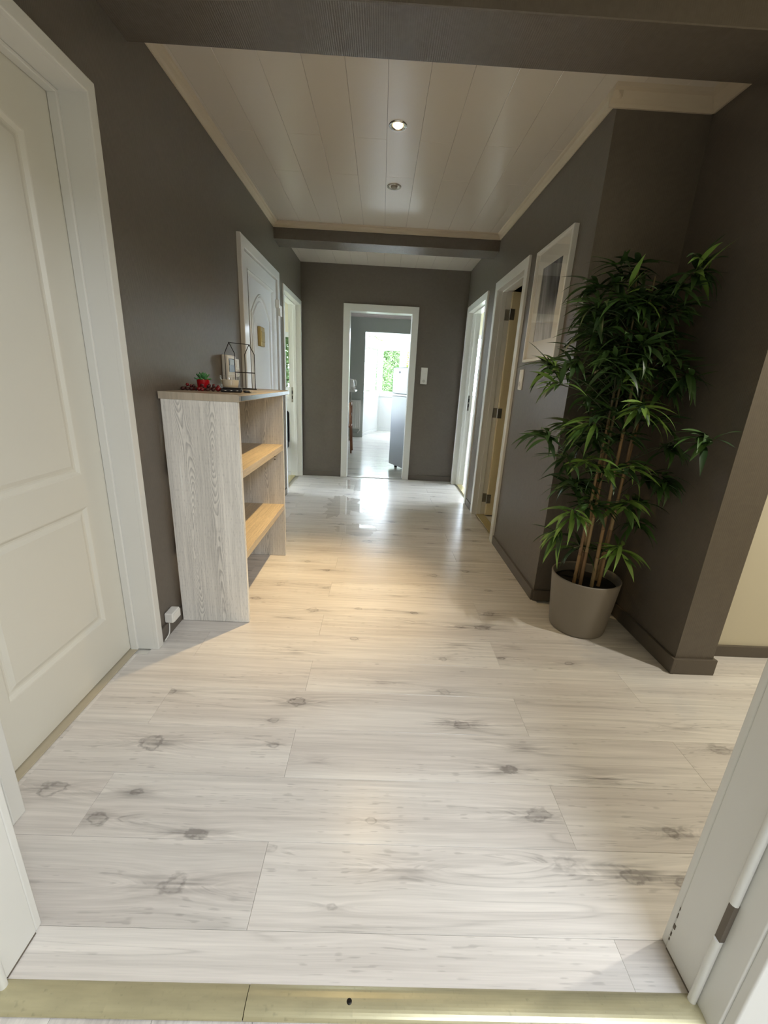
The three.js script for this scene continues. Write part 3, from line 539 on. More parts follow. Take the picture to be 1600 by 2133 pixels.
{ // wire house
  const g = group('wire_house_lantern', 'black wire house-shaped lantern frame on the cabinet', 'ornament', null, [-0.861, TOPY, -2.705]);
  const gx = [0.8, 0.6], dx = [0.6, -0.8], w = 0.0475, L = 0.07, r = 0.0022;
  const P = (s, t, y) => [dx[0] * s + gx[0] * t, y, dx[1] * s + gx[1] * t];
  for (const s of [-L, L]) { const o = sub('gable', g), q = [[-w, 0.004], [-w, 0.205], [0, 0.262], [w, 0.205], [w, 0.004]]; for (let i = 0; i + 1 < q.length; i++) mesh('wire', rod(P(s, ...q[i]), P(s, ...q[i + 1]), r, 8), M.black, o); }
  mesh('ridge_bar', rod(P(-L - 0.004, 0, 0.262), P(L + 0.004, 0, 0.262), r, 8), M.black, g);
  for (const t of [w]) mesh('cross_bar', rod(P(-L, t, 0.098), P(L, t, 0.098), r * 1.3, 8), M.black, g);
  const base = new THREE.BoxGeometry(2 * L + 0.01, 0.006, 2 * w + 0.01); base.rotateY(Math.atan2(0.8, 0.6)); base.translate(0, 0.0032, 0); mesh('base_plate', base, M.black, g);
}
{ // wallet and keys
  const g = group('wallet', 'black leather wallet lying on the cabinet edge', 'wallet', null, [-0.745, TOPY + 0.0004, -2.19]);
  const b = new RoundedBoxGeometry(0.10, 0.018, 0.075, 3, 0.007); b.translate(0, 0.009, 0); const body = mesh('body', b, std(0x101012, 0.38), g); g.rotation.y = 0.25;
  for (const x of [-0.028, 0, 0.028]) mesh('snap', new THREE.SphereGeometry(0.006, 12, 6).scale(1.1, 0.35, 0.3).translate(x, 0.0085, 0.0375), M.chrome, g);
  mesh('flap', new RoundedBoxGeometry(0.09, 0.004, 0.06, 2, 0.0018).translate(0.004, 0.0202, -0.004), std(0x1a1a1d, 0.3), g);
  const k = group('key_bunch', 'bunch of keys with a black fob beside the wallet', 'keys', null, [-0.668, TOPY + 0.0004, -2.215]);
  mesh('key_ring', new THREE.TorusGeometry(0.012, 0.0012, 8, 28).rotateX(Math.PI / 2).translate(0, 0.0062, 0), M.chrome, k);
  mesh('fob', new RoundedBoxGeometry(0.026, 0.011, 0.045, 3, 0.005).rotateY(0.5).translate(-0.008, 0.0057, 0.012), M.black, k);
  const keyGeo = (() => { const s = new THREE.Shape(); s.absarc(0, 0, 0.0105, 0.35, Math.PI * 2 - 0.35, false); for (const [x, y] of [[0.03, -0.0036], [0.031, -0.001], [0.027, 0.0005], [0.024, 0.003], [0.02, 0.0012], [0.016, 0.0036]]) s.lineTo(x, y); s.closePath(); const h = new THREE.Path(); h.absarc(-0.004, 0, 0.003, 0, Math.PI * 2, true); s.holes.push(h); const q = new THREE.ExtrudeGeometry(s, { depth: 0.0022, bevelEnabled: false, curveSegments: 10 }); q.rotateX(-Math.PI / 2); return q; })();
  for (const [x, y, z, a] of [[0.008, 0.0, -0.002, 0.4], [0.004, 0.0026, 0.01, -0.9]]) { const m = mesh('key', keyGeo, M.steel, k); m.position.set(x, y + 0.0003, z); m.rotation.y = a; }
}

// ───────────────────────── things on the walls ─────────────────────────
{ // intercom handset with display
  const F = FR.left(XLW), g = group('wall_intercom', 'white intercom with dark display on the wall behind the cabinet', 'intercom');
  mesh('body', fbox(F, 2.745, 2.90, 1.175, 1.345, 0.0005, 0.04, 0.008), M.plastic, g);
  mesh('display', fbox(F, 2.765, 2.86, 1.245, 1.325, 0.0395, 0.0425, 0.002), std(0x1c2330, 0.15), g);
  mesh('screen', fbox(F, 2.775, 2.85, 1.285, 1.318, 0.042, 0.0435, 0.0005), std(0x98a2ad, 0.2), g);
  for (let i = 0; i < 3; i++) mesh('button', fbox(F, 2.772 + i * 0.031, 2.795 + i * 0.031, 1.20, 1.215, 0.0395, 0.0425, 0.001), std(0xc9c6be, 0.4), g);
}
function switchPlate(name, label, F, u0, u1, v0, v1, n) {
  const g = group(name, label, 'switch', null);
  mesh('plate', fbox(F, u0, u1, v0, v1, 0.0003, 0.009, 0.003), M.plastic, g);
  const h = (v1 - v0 - 0.012) / n;
  for (let i = 0; i < n; i++) { const a = v0 + 0.006 + i * h + 0.003, b = a + h - 0.006; mesh('rocker', fbox(F, u0 + 0.012, u1 - 0.012, a, b, 0.0085, 0.0125, 0.0025), M.plastic, g); if (i === 0) mesh('socket_well', new THREE.CylinderGeometry(Math.min(0.018, h * 0.36), Math.min(0.018, h * 0.36), 0.002, 20).rotateX(Math.PI / 2).translate((u0 + u1) / 2, (a + b) / 2, 0.0128).applyMatrix4(F), std(0xc9c6be, 0.5), g); }
  return g;
}
switchPlate('light_switch', 'white triple switch plate beside the kitchen doorway', FR.back(ZF), 0.485, 0.567, 1.224, 1.42, 3);
switchPlate('light_switch', 'white double switch plate below the framed picture', FR.right(XRW), -3.125, -3.05, 1.225, 1.362, 2);
switchPlate('light_switch', 'white switch plate between the intercom and the entrance door', FR.left(XLW), 2.985, 3.06, 1.215, 1.33, 2);
{
  const F = FR.left(XLW), g = group('junction_box', 'small white surface socket on the taupe baseboard beside the cabinet', 'socket');
  mesh('body', fbox(F, 1.775, 1.85, 0.074, 0.125, 0.0005, 0.042, 0.006), M.plastic, g);
  mesh('lid', fbox(F, 1.78, 1.845, 0.079, 0.12, 0.0415, 0.046, 0.003), M.plastic, g);
  mesh('cable', tube([[XLW + 0.014, 0.074, -1.79], [XLW + 0.016, 0.05, -1.785], [XLW + 0.018, 0.02, -1.77], [XLW + 0.017, 0.008, -1.73]], 0.003, 20, 8), M.plastic, g);
}
{ // framed print
  const F = FR.right(XRW), g = group('framed_picture', 'white framed black and white print hung beside the cream door', 'picture');
  const u0 = -3.045, u1 = -2.50, v0 = 1.405, v1 = 2.065, fw = 0.018;
  const ring = rect(u0, u1, v0, v1); ring.holes.push(rect(u0 + fw, u1 - fw, v0 + fw, v1 - fw, THREE.Path));
  mesh('frame', flat(F, ring, 0.028, 0.0005, 0.003), M.white, g);
  const mat = rect(u0 + fw, u1 - fw, v0 + fw, v1 - fw); mat.holes.push(rect(-2.925, -2.625, 1.525, 1.95, THREE.Path));
  mesh('mount', flat(F, mat, 0.003, 0.010), std(0xdcd8ce, 0.8), g);
  const art = texture(256, 384, (x, y) => { // soft grey abstract: dark drape above, pale form below
    const u = x / 256, v = y / 384, f = fbm(u * 3, v * 3, 8, 4), folds = fbm(u * 9 + v * 2, v * 1.6, 12, 3);
    let t = 0.52 + 0.3 * (f - 0.5) + 0.32 * (folds - 0.5); t -= 0.22 * smooth(0.35, 0.6, v) * smooth(0.2, 0.5, u + 0.25 * (f - 0.5)); t += 0.2 * smooth(0.42, 0.25, v); t -= 0.18 * smooth(0.7, 0.95, u) * smooth(0.3, 0.7, v);
    const c = 255 * clamp(t, 0.1, 0.8); return [c, c, c * 1.01];
  });
  const pg = new THREE.PlaneGeometry(0.31, 0.435); pg.translate(-2.775, 1.7375, 0.0095); pg.applyMatrix4(F); mesh('print', pg, std(0xffffff, 0.8, { map: art }), g);
  const gl = new THREE.PlaneGeometry(u1 - u0 - 2 * fw, v1 - v0 - 2 * fw); gl.translate((u0 + u1) / 2, (v0 + v1) / 2, 0.017); gl.applyMatrix4(F); mesh('glass', gl, M.glass, g);
  mesh('back_board', fbox(F, u0 + 0.01, u1 - 0.01, v0 + 0.01, v1 - 0.01, 0.0008, 0.008), M.plain, g);
}

// ───────────────────────── potted bamboo ─────────────────────────
{
  const C = [1.138, 0.0006, -2.028], g = group('potted_bamboo', 'tall artificial bamboo in a taupe pot standing in the alcove', 'plant', null, C);
  mesh('pot', lathe([[0.001, 0], [0.133, 0], [0.139, 0.004], [0.143, 0.02], [0.157, 0.16], [0.170, 0.295], [0.1715, 0.305], [0.169, 0.309], [0.163, 0.309], [0.160, 0.300], [0.150, 0.18], [0.146, 0.15], [0.001, 0.15]], 64), std(0x857d72, 0.5), g);
  const soil = new THREE.CylinderGeometry(0.1555, 0.15, 0.02, 40, 1); soil.translate(0, 0.252, 0); mesh('soil', soil, std(0x17130f, 1), g);
  const r = rng(77), W = (x, y, z) => [x - C[0], y - C[1], z - C[2]];
  const caneM = [std(0x94764f, 0.5), std(0x82674a, 0.55), std(0x9c8560, 0.5), std(0x5c5236, 0.6)];
  const canes = [[1.072, -2.015, 1.075, 1.26, 0.0105], [1.095, -1.985, 1.10, 1.55, 0.0095], [1.152, -1.975, 1.15, 1.72, 0.0105], [1.188, -1.985, 1.215, 1.62, 0.010], [1.13, -2.07, 1.10, 1.76, 0.0095], [1.205, -2.06, 1.27, 1.66, 0.009]];
  const at = (c, y) => [c[0] + (c[2] - c[0]) * (y / c[3]), y, c[1] - 0.03 * (y / c[3]) * (c[1] > -2 ? 1 : -0.4)];
  canes.forEach((c, i) => {
    const o = sub('cane', g), top = c[3]; let y = 0.255, k = 0;
    while (y < top - 0.02) { const y2 = Math.min(top, y + 0.15 + 0.05 * r()), rr = c[4] * (1 - 0.6 * y / top); mesh('cane_segment', rod(W(...at(c, y)), W(...at(c, y2)), rr, 10, rr * 0.94), y > 0.95 ? caneM[3] : caneM[(i + k++) % 3], o); if (y2 < top - 0.02) { const n = new THREE.TorusGeometry(rr * 0.98, rr * 0.18, 6, 14).rotateX(Math.PI / 2); n.translate(...W(...at(c, y2))); mesh('node', n, caneM[1], o); } y = y2; }
  });
  const CL = [[0.770, 1.324, -2.00, 1], [0.814, 1.264, -2.00, 1], [0.877, 1.342, -2.05, 0], [0.797, 1.035, -2.00, 0], [0.982, 1.207, -2.05, 0], [1.037, 1.766, -2.10, 0], [1.049, 1.652, -2.00, 1], [1.156, 1.638, -2.05, 0], [0.960, 1.575, -2.02, 0], [1.199, 1.678, -2.00, 0], [1.258, 1.732, -1.90, 1], [1.286, 1.589, -2.00, 0], [0.937, 1.497, -2.03, 0], [1.066, 1.480, -2.00, 0], [1.224, 1.493, -2.05, 0], [1.067, 1.297, -1.93, 1], [1.183, 1.303, -2.00, 1], [1.31, 1.290, -2.00, 0], [1.32, 1.321, -1.90, 0], [1.094, 1.168, -2.05, 0], [1.140, 1.181, -1.88, 2], [0.967, 1.105, -1.93, 2], [1.164, 1.041, -2.00, 0], [1.29, 1.116, -2.00, 0], [1.34, 1.014, -1.92, 0], [1.345, 1.07, -1.72, 0], [0.933, 0.906, -2.05, 0], [1.003, 0.918, -2.00, 1], [1.080, 0.874, -1.95, 1], [1.157, 0.922, -1.90, 2], [1.33, 0.854, -2.03, 0], [1.34, 0.854, -1.93, 0], [0.969, 0.665, -1.95, 2], [0.926, 0.555, -1.97, 2], [1.093, 0.703, -2.05, 0], [1.194, 0.730, -1.93, 2], [1.290, 0.728, -2.00, 0], [1.100, 0.443, -2.08, 0], [1.222, 0.495, -1.93, 2], [1.33, 0.602, -2.03, 0], [1.019, 1.398, -2.00, 0], [0.922, 1.387, -2.07, 0], [1.122, 1.770, -2.10, 0], [1.249, 1.372, -2.08, 0], [1.060, 1.608, -2.08, 0], [1.251, 1.430, -2.00, 0], [1.0, 0.80, -2.04, 0], [1.12, 1.39, -2.12, 0], [1.16, 1.22, -2.12, 0], [1.06, 1.02, -2.1, 0]];
  for (let i = 0; i < 46; i++) CL.push([0.96 + 0.35 * r(), 0.62 + 1.12 * Math.pow(r(), 0.6), -2.19 + 0.26 * r(), 0]);
  // a leaf: long lens with a folded midrib, curving down along its length
  function leafGeo(len, wid, droop, twist) {
    const n = 7, pos = [], idx = [], uv = [];
    for (let i = 0; i <= n; i++) { const t = i / n, w = wid * Math.pow(Math.sin(Math.PI * Math.pow(t, 0.72) * 0.985 + 0.012), 1.15) * 0.5, a = droop * t, x = len * (droop ? Math.sin(a) / droop : t), y = -len * (droop ? (1 - Math.cos(a)) / droop : 0), tw = twist * t; for (const s of [-1, 0, 1]) { pos.push(x, y + Math.abs(s) * w * 0.30 + s * w * Math.sin(tw), s * w * Math.cos(tw)); uv.push(t, (s + 1) / 2); } }
    for (let i = 0; i < n; i++) for (let s = 0; s < 2; s++) { const a = i * 3 + s, b = a + 3; idx.push(a, b, a + 1, a + 1, b, b + 1); }
    const q = new THREE.BufferGeometry(); q.setAttribute('position', new THREE.Float32BufferAttribute(pos, 3)); q.setAttribute('uv', new THREE.Float32BufferAttribute(uv, 2)); q.setIndex(idx); q.computeVertexNormals(); return q;
  }
  const LG = []; for (let i = 0; i < 10; i++) LG.push(leafGeo(0.105 + 0.009 * i, 0.021 + 0.0016 * (i % 4), 0.35 + 0.2 * (i % 5), (i % 3 - 1) * 0.6));
  const leafT = (c, rough = 0.42) => std(c, rough, { transmission: 0.12, thickness: 0 });
  const LM = [leafT(0x3d5a2e), leafT(0x4b6e34), leafT(0x2f4828), leafT(0x759946), leafT(0x8cb056)];
  const extra = []; let made = 0;
  const twigM = std(0x39432a, 0.7);
  const order = CL.map((c, i) => i).sort((a, b) => CL[b][3] - CL[a][3]);
  for (const ci of order) {
    const c = CL[ci]; let best = canes[0], bd = 9; for (const q of canes) { if (q[3] < c[1] - 0.18) continue; const p = at(q, Math.min(q[3], c[1] - 0.05)), dd = Math.hypot(p[0] - c[0], p[2] - c[2]); if (dd < bd) { bd = dd; best = q; } }
    const ya = Math.max(0.3, Math.min(best[3] - 0.01, c[1] - 0.04 - bd * 0.35)), a = at(best, ya);
    mesh('twig', tube([W(...a), W((a[0] + c[0]) / 2, (ya + c[1]) / 2 + 0.03, (a[2] + c[2]) / 2), W(c[0], c[1], c[2])], 0.0022, 10, 5), twigM, g);
    const n = 15 + Math.floor(r() * 5), out = Math.atan2(c[2] + 2.03, c[0] - 1.13), reach = Math.hypot(c[0] - 1.13, c[2] + 2.03);
    for (let i = 0; i < n; i++) {
      const q = LG[Math.floor(r() * LG.length)], mt = LM[c[3] === 2 && r() > 0.35 ? 3 + Math.floor(r() * 2) : c[3] === 1 && r() > 0.55 ? 3 : Math.floor(r() * 3)];
      const pitch0 = [0.65, 1.15, 0.35][c[3]], span = [1.05, 1.5, 0.95][c[3]]; let M4, ok = false;
      for (let tries = 0; tries < 8 && !ok; tries++) {   // keep every leaf off the alcove walls
        const yaw = out + (r() - 0.5) * (reach > 0.15 ? 3.6 : 6.28) + tries * 0.5, p = [c[0] + (r() - 0.5) * 0.03, c[1] + (r() - 0.5) * 0.05, c[2] + (r() - 0.5) * 0.03];
        M4 = new THREE.Matrix4().makeRotationFromEuler(new THREE.Euler((r() - 0.5) * 0.8, -yaw, pitch0 - span * r(), 'YZX')).setPosition(...W(...p));
        const a = q.attributes.position, v = new THREE.Vector3(); ok = true;
        for (let j = 0; j < a.count && ok; j++) { v.fromBufferAttribute(a, j).applyMatrix4(M4); const X = v.x + C[0], Z = v.z + C[2]; if (X > XS - 0.02 || (X > XRW - 0.02 && Z < ZNICHE + 0.016) || (X > XRW - 0.02 && X < XRW + 0.02 && Z < ZNICHE + 0.02)) ok = false; }
      }
      if (!ok) continue;
      if (made < 300) { const m = mesh('leaf', q, mt, g); m.applyMatrix4(M4); made++; } else (extra[Math.floor(r() * 3)] ||= []).push(q.clone().applyMatrix4(M4));
    }
  }
  extra.forEach((list, i) => { const m = mesh('leaves', merge(list), LM[i], g); m.userData.kind = 'stuff'; });
}

// ───────────────────────── water left on the floor by mopping ─────────────────────────
function puddle(label, cx, cz, rx, rz, seed) {
  const pts = []; for (let i = 0; i < 96; i++) { const a = i / 96 * Math.PI * 2, k = 0.45 + 0.9 * (fbm(Math.cos(a) * 4.5 + 9, Math.sin(a) * 4.5 + 9, seed, 3)); pts.push([Math.cos(a) * rx * k, Math.sin(a) * rz * k]); }
  const q = new THREE.ShapeGeometry(shapeOf(pts)); q.rotateX(-Math.PI / 2); const m = mesh('water_puddle', q, M.water, null); m.position.set(cx, 0.0012, cz); return tag(m, label, 'puddle', 'wet patches on the hall floor');
}
M.water = std(0xffffff, 0.02, { transmission: 1, thickness: 0, ior: 1.36 });
puddle('wet patch on the floor just inside the kitchen doorway', -0.13, -5.05, 0.34, 0.34, 4);
puddle('narrow wet patch in the hall, second from the kitchen doorway', -0.33, -4.12, 0.22, 0.40, 9);
puddle('small wet patch in the hall beyond the cabinet', -0.15, -3.42, 0.20, 0.16, 15);

// ───────────────────────── kitchen ─────────────────────────
{
  const kf = group('floor', 'wet shiny plank floor of the kitchen beyond the doorway', 'floor', 'structure');
  mesh('screed', box(XLW, XRW, -0.12, -0.0085, -11.3, -5.5), M.plain, kf);
  const list = []; for (let k = 0; k < 28; k++) { const zn = -5.5 - 0.2 * k; list.push(boardGeo(XLW, XRW, zn - 0.0005, zn - 0.1995, k % 10)); }
  const m = mesh('planks', merge(list), std(0xffffff, 0.16, { map: lamB }), kf); m.userData.kind = 'stuff';
  wall('wall_kitchen_back', 'grey green kitchen wall with the opening to the conservatory', FR.back(ZKB), XLW, XRW, 0.12, [[-0.375, 0.90, 0, 2.215]], M.kitchenWall);
  const cv = group('trim_2', 'pinkish white coving along the kitchen ceiling', 'coving', 'structure'); mesh('coving', coveGeo([XLW, TOP, ZKB], [XRW, TOP, ZKB], [0, 0, 1], 3), std(0xe6dbd8, 0.6), cv);
  const kc = mesh('ceiling', box(XLW, XRW, TOP - 0.012, TOP - 0.0005, -9.6, -5.6), std(0xf2f2f0, 0.6)); tag(kc, 'white kitchen ceiling seen through the doorway', 'ceiling', null, 'structure');
  skirting('baseboard_kitchen', 'grey baseboard under the kitchen radiator', [[FR.back(ZKB), XLW, -0.38, 0.08, 0.014]], M.kitchenWall);
}
{ // fridge-freezer, turned towards the doorway
  const h = 1.43, w = 0.55, dp = 0.56, g = group('fridge_freezer', 'grey two-door fridge freezer inside the kitchen doorway', 'fridge', null, [0.165, 0.0, -6.30]);
  // local x along the front, local z outward
  g.rotation.y = Math.atan2(-0.896, 0.443);
  mesh('body', box(0.004, w, 0.05, h, -dp, -0.06, 0.006), M.fridge, g);
  mesh('lower_door', box(0, w, 0.055, 1.045, -0.0595, 0, 0.012), M.fridge, g);
  mesh('freezer_door', box(0, w, 1.075, h, -0.0595, 0, 0.012), M.fridge, g);
  mesh('grip_strip', box(0.004, w - 0.004, 1.048, 1.072, -0.059, -0.012, 0.003), std(0xf0f0ee, 0.2), g);
  mesh('magnet', new THREE.CylinderGeometry(0.014, 0.014, 0.006, 14).rotateX(Math.PI / 2).translate(0.20, 1.365, 0.0035), M.dark, g);
  for (const [x, z] of [[0.05, -0.1], [w - 0.05, -0.1], [0.05, -dp + 0.05], [w - 0.05, -dp + 0.05]]) mesh('foot', new THREE.CylinderGeometry(0.018, 0.022, 0.05, 12).translate(x, 0.0255, z), M.dark, g);
}
{ // radiator
  const g = group('radiator', 'white ribbed panel radiator on the kitchen wall', 'radiator'); const z = ZKB, x0 = -0.86, x1 = -0.43;
  mesh('panel', box(x0, x1, 0.19, 0.80, z + 0.045, z + 0.062, 0.004), M.plastic, g);
  for (let i = 0; i < 10; i++) { const x = x0 + 0.022 + i * 0.0415; mesh('rib', box(x, x + 0.022, 0.215, 0.775, z + 0.060, z + 0.074, 0.006), M.plastic, g); }
  mesh('top_grille', box(x0, x1, 0.80, 0.806, z + 0.02, z + 0.07, 0.002), M.plastic, g);
  for (const x of [x0 + 0.06, x1 - 0.06]) mesh('bracket', box(x, x + 0.03, 0.3, 0.7, z + 0.0003, z + 0.0455), M.plastic, g);
  mesh('pipe', tube([[x1 - 0.02, 0.20, z + 0.05], [x1 - 0.005, 0.16, z + 0.05], [x1 - 0.03, 0.135, z + 0.05], [x1 - 0.05, 0.10, z + 0.03], [x1 - 0.05, 0.09, z + 0.016]], 0.009, 24, 8), M.plastic, g);
  mesh('valve', new THREE.CylinderGeometry(0.016, 0.02, 0.05, 14).translate(x0 - 0.02, 0.66, z + 0.06), M.dark, g);
}
{ // breakfast bar with white top, kettle and bowl
  const g = group('breakfast_bar', 'white topped breakfast bar at the edge of the kitchen doorway', 'table');
  mesh('top', box(-0.96, -0.49, 1.005, 1.04, -9.1, -8.45, 0.01), M.plastic, g); mesh('support', box(-0.96, -0.90, 0.001, 1.0045, -9.08, -8.5, 0.004), M.plastic, g); mesh('leg', box(-0.63, -0.60, 0.001, 1.0045, -8.95, -8.92, 0.004), M.steel, g);
  const k = group('kettle', 'white kettle on the breakfast bar', 'kettle', null, [-0.60, 1.0405, -8.65]);
  mesh('body', lathe([[0.001, 0], [0.075, 0], [0.078, 0.01], [0.07, 0.12], [0.055, 0.19], [0.05, 0.2], [0.001, 0.21]], 32), M.plastic, k);
  mesh('handle', tube([[0.05, 0.19, 0], [0.10, 0.18, 0], [0.105, 0.1, 0], [0.072, 0.06, 0]], 0.009, 20, 8), M.plastic, k); mesh('spout', rod([-0.06, 0.13, 0], [-0.1, 0.18, 0], 0.018, 12, 0.01), M.plastic, k);
  const b = group('bowl', 'white bowl beside the kettle', 'bowl', null, [-0.535, 1.0405, -8.52]); mesh('shell', lathe([[0.001, 0], [0.022, 0], [0.024, 0.005], [0.042, 0.035], [0.045, 0.052], [0.042, 0.052], [0.039, 0.037], [0.02, 0.009], [0.001, 0.008]], 32), M.plastic, b);
}
{ // wooden chair, only its near leg shows
  const g = group('wooden_chair', 'brown wooden chair at the edge of the kitchen doorway', 'chair', null, [-0.66, 0.0, -7.5]), wm = std(0x7a4a2c, 0.45);
  const leg = (x, z, top, lean) => rod([x + lean, 0.001, z], [x, top, z], 0.013, 10, 0.019);
  for (const [x, z, t, l] of [[0.155, 0.17, 0.86, 0.03], [0.155, -0.17, 0.46, 0.03], [-0.2, 0.17, 0.46, -0.02], [-0.2, -0.17, 0.46, -0.02]]) mesh('leg', leg(x, z, t, l), wm, g);
  mesh('seat', box(-0.22, 0.175, 0.445, 0.475, -0.2, 0.2, 0.01), wm, g);
  mesh('back_post', rod([0.155, 0.46, -0.17], [0.155, 0.86, -0.17], 0.017, 10), wm, g); for (const y of [0.62, 0.80]) mesh('back_rail', box(0.145, 0.165, y, y + 0.05, -0.17, 0.17, 0.006), wm, g);
}

// ───────────────────────── conservatory ─────────────────────────
{
  const g = group('window_1', 'white glazed conservatory beyond the kitchen with sloping glass roof', 'conservatory', 'structure');
  const A = [-0.42, -9.735], B = [-0.06, -11.06], Cc = [0.98, -11.06], D = [0.98, -9.735];
  const seg = (name, a, b, y0, y1, t, mat, e = 0) => { const dx = b[0] - a[0], dz = b[1] - a[1], L = Math.hypot(dx, dz), q = box(e, L - e, y0, y1, -t / 2, t / 2, 0.004); q.rotateY(Math.atan2(-dz, dx)); q.translate(a[0], 0, a[1]); return mesh(name, q, mat, g); };
  const post = (p, t = 0.07) => mesh('post', box(p[0] - t / 2, p[0] + t / 2, 0.001, 2.16, p[1] - t / 2, p[1] + t / 2, 0.004), M.pvc, g);
  const lerp = (a, b, t) => [a[0] + (b[0] - a[0]) * t, a[1] + (b[1] - a[1]) * t];
  for (const p of [A, B, Cc, D]) post(p);
  const bay = (a, b) => { // base panel, sash frame, pane
    seg('base_panel', a, b, 0.06, 0.86, 0.03, M.pvc, 0.036); seg('bottom_rail', a, b, 0.001, 0.07, 0.06, M.pvc, 0.036); seg('mid_rail', a, b, 0.86, 0.935, 0.06, M.pvc, 0.036); seg('top_rail', a, b, 2.03, 2.16, 0.06, M.pvc, 0.036);
    const u = [b[0] - a[0], b[1] - a[1]], L = Math.hypot(...u), s = (d) => [a[0] + u[0] / L * d, a[1] + u[1] / L * d];
    for (const d of [0.036, L - 0.086]) seg('sash_stile', s(d), s(d + 0.05), 0.935, 2.03, 0.05, M.pvc);
    seg('sash_rail', s(0.086), s(L - 0.086), 0.935, 0.985, 0.05, M.pvc); seg('sash_rail', s(0.086), s(L - 0.086), 1.96, 2.03, 0.05, M.pvc);
    const pane = new THREE.PlaneGeometry(L - 0.172, 0.975); pane.rotateY(Math.atan2(-u[1], u[0])); pane.translate((a[0] + b[0]) / 2, 1.4725, (a[1] + b[1]) / 2); mesh('pane', pane, M.glass, g);
  };
  const mid = lerp(B, Cc, 0.56); post(mid, 0.06); bay(A, B); bay(B, mid); bay(mid, Cc); seg('side_panel', Cc, D, 0.001, 2.16, 0.05, M.pvc, 0.036);
  // open casement swung inwards
  const hingeX = mid[0] - 0.04, hz = mid[1] + 0.04;
  for (const [a, b, c, d] of [[0.0, 0.04, 0.95, 2.02], [0.36, 0.40, 0.95, 2.02]]) mesh('casement_stile', box(hingeX - 0.02, hingeX + 0.02, c, d, hz + a, hz + b, 0.003), M.pvc, g);
  for (const [c, d] of [[0.95, 0.995], [1.975, 2.02]]) mesh('casement_rail', box(hingeX - 0.02, hingeX + 0.02, c, d, hz + 0.04, hz + 0.36, 0.003), M.pvc, g);
  const cp = new THREE.PlaneGeometry(0.32, 0.98); cp.rotateY(Math.PI / 2); cp.translate(hingeX, 1.485, hz + 0.2); mesh('pane', cp, M.glass, g);
  // sloping roof
  const yA = 2.46, yB = 2.17;
  for (const x of [-0.40, 0.03, 0.40, 0.72, 0.98]) mesh('rafter', rod([x, yA, -9.73], [x, yB, -11.1], 0.018, 4), M.pvc, g);
  for (const [x0, x1] of [[-0.40, 0.03], [0.03, 0.40], [0.40, 0.72], [0.72, 0.98]]) { const q = new THREE.PlaneGeometry(x1 - x0, Math.hypot(1.37, yA - yB)); q.rotateX(-Math.PI / 2 - Math.atan2(yB - yA, 1.37)); q.rotateY(0); q.translate((x0 + x1) / 2, (yA + yB) / 2, -10.415); mesh('roof_pane', q, M.poly, g); }
  mesh('roof_plate', box(-0.45, 1.0, 2.44, 2.50, -9.76, -9.72), M.pvc, g);
}

// ───────────────────────── rooms beside the hall ─────────────────────────
function sideRoom(tagName, words, x0, x1, z0, z1, doorSide, windows, mat) { // shell of a side room; windows: [wall, u0, u1, v0, v1]
  const onLeft = doorSide > 0, hs = (w) => windows.filter((q) => q[0] === w).map((q) => q.slice(1));
  const rf = mesh('floor', box(x0, x1, -0.12, -0.002, z1, z0), M.plain); tag(rf, `pale floor of the ${words}`, 'floor', null, 'structure');
  wall(`wall_${tagName}_back`, `back wall of the ${words}`, FR.back(z1), x0, x1, 0.12, hs('back'), mat);
  wall(`wall_${tagName}_near`, `near wall of the ${words}`, FR.front(z0), -x1, -x0, 0.12, [], mat);
  if (onLeft) wall(`wall_${tagName}_outer`, `outer wall of the ${words}`, FR.left(x0), -z0, -z1, 0.12, hs('outer'), mat);
  else wall(`wall_${tagName}_outer`, `outer wall of the ${words}`, FR.right(x1), z1, z0, 0.12, hs('outer'), mat);
}
function windowUnit(name, label, F, u0, u1, v0, v1) {
  const g = group(name, label, 'window', 'structure');
  const s = rect(u0, u1, v0, v1), w = 0.06, m = (u0 + u1) / 2; s.holes.push(rect(u0 + w, m - w / 2, v0 + w, v1 - w, THREE.Path), rect(m + w / 2, u1 - w, v0 + w, v1 - w, THREE.Path));
  mesh('window_frame', flat(F, s, 0.06, -0.09), M.pvc, g);
  for (const [a, b] of [[u0 + w, m - w / 2], [m + w / 2, u1 - w]]) { const p = new THREE.PlaneGeometry(b - a, v1 - v0 - 2 * w); p.translate((a + b) / 2, (v0 + v1) / 2, -0.06); p.applyMatrix4(F); mesh('pane', p, M.glass, g); }
}
sideRoom('bedroom', 'bedroom behind the doorway by the end wall', -4.2, XLW - WT, -4.33, -6.05, 1, [['back', -2.3, -1.21, 1.03, 1.80], ['outer', 4.42, 5.96, 0.35, 2.3]], M.creamWall);
windowUnit('window_2', 'bright bedroom window seen through the narrow gap of the bedroom doorway', FR.back(-6.05), -2.3, -1.21, 1.03, 1.80);
windowUnit('window_3', 'side window of the bedroom', FR.left(-4.2), 4.42, 5.96, 0.35, 2.3);
sideRoom('daylit_room', 'daylit room past the cream door', XRW + 0.12, 4.1, -4.22, -8.0, -1, [['back', 1.35, 2.5, 1.0, 2.1], ['outer', -7.4, -4.35, 0.3, 2.3]], M.creamWall);
windowUnit('window_6', 'wide kitchen window out of sight opposite the fridge', FR.left(XLW), 6.25, 7.42, 0.6, 2.35);
windowUnit('window_4', 'window at the back of the daylit room', FR.back(-8.0), 1.35, 2.5, 1.0, 2.1);
windowUnit('window_5', 'side window of the daylit room', FR.right(4.1), -7.4, -4.35, 0.3, 2.3);
sideRoom('cloakroom', 'unlit room behind the cream door', XRW + 0.12, 2.7, -2.42, -4.10, -1, [], M.creamWall);
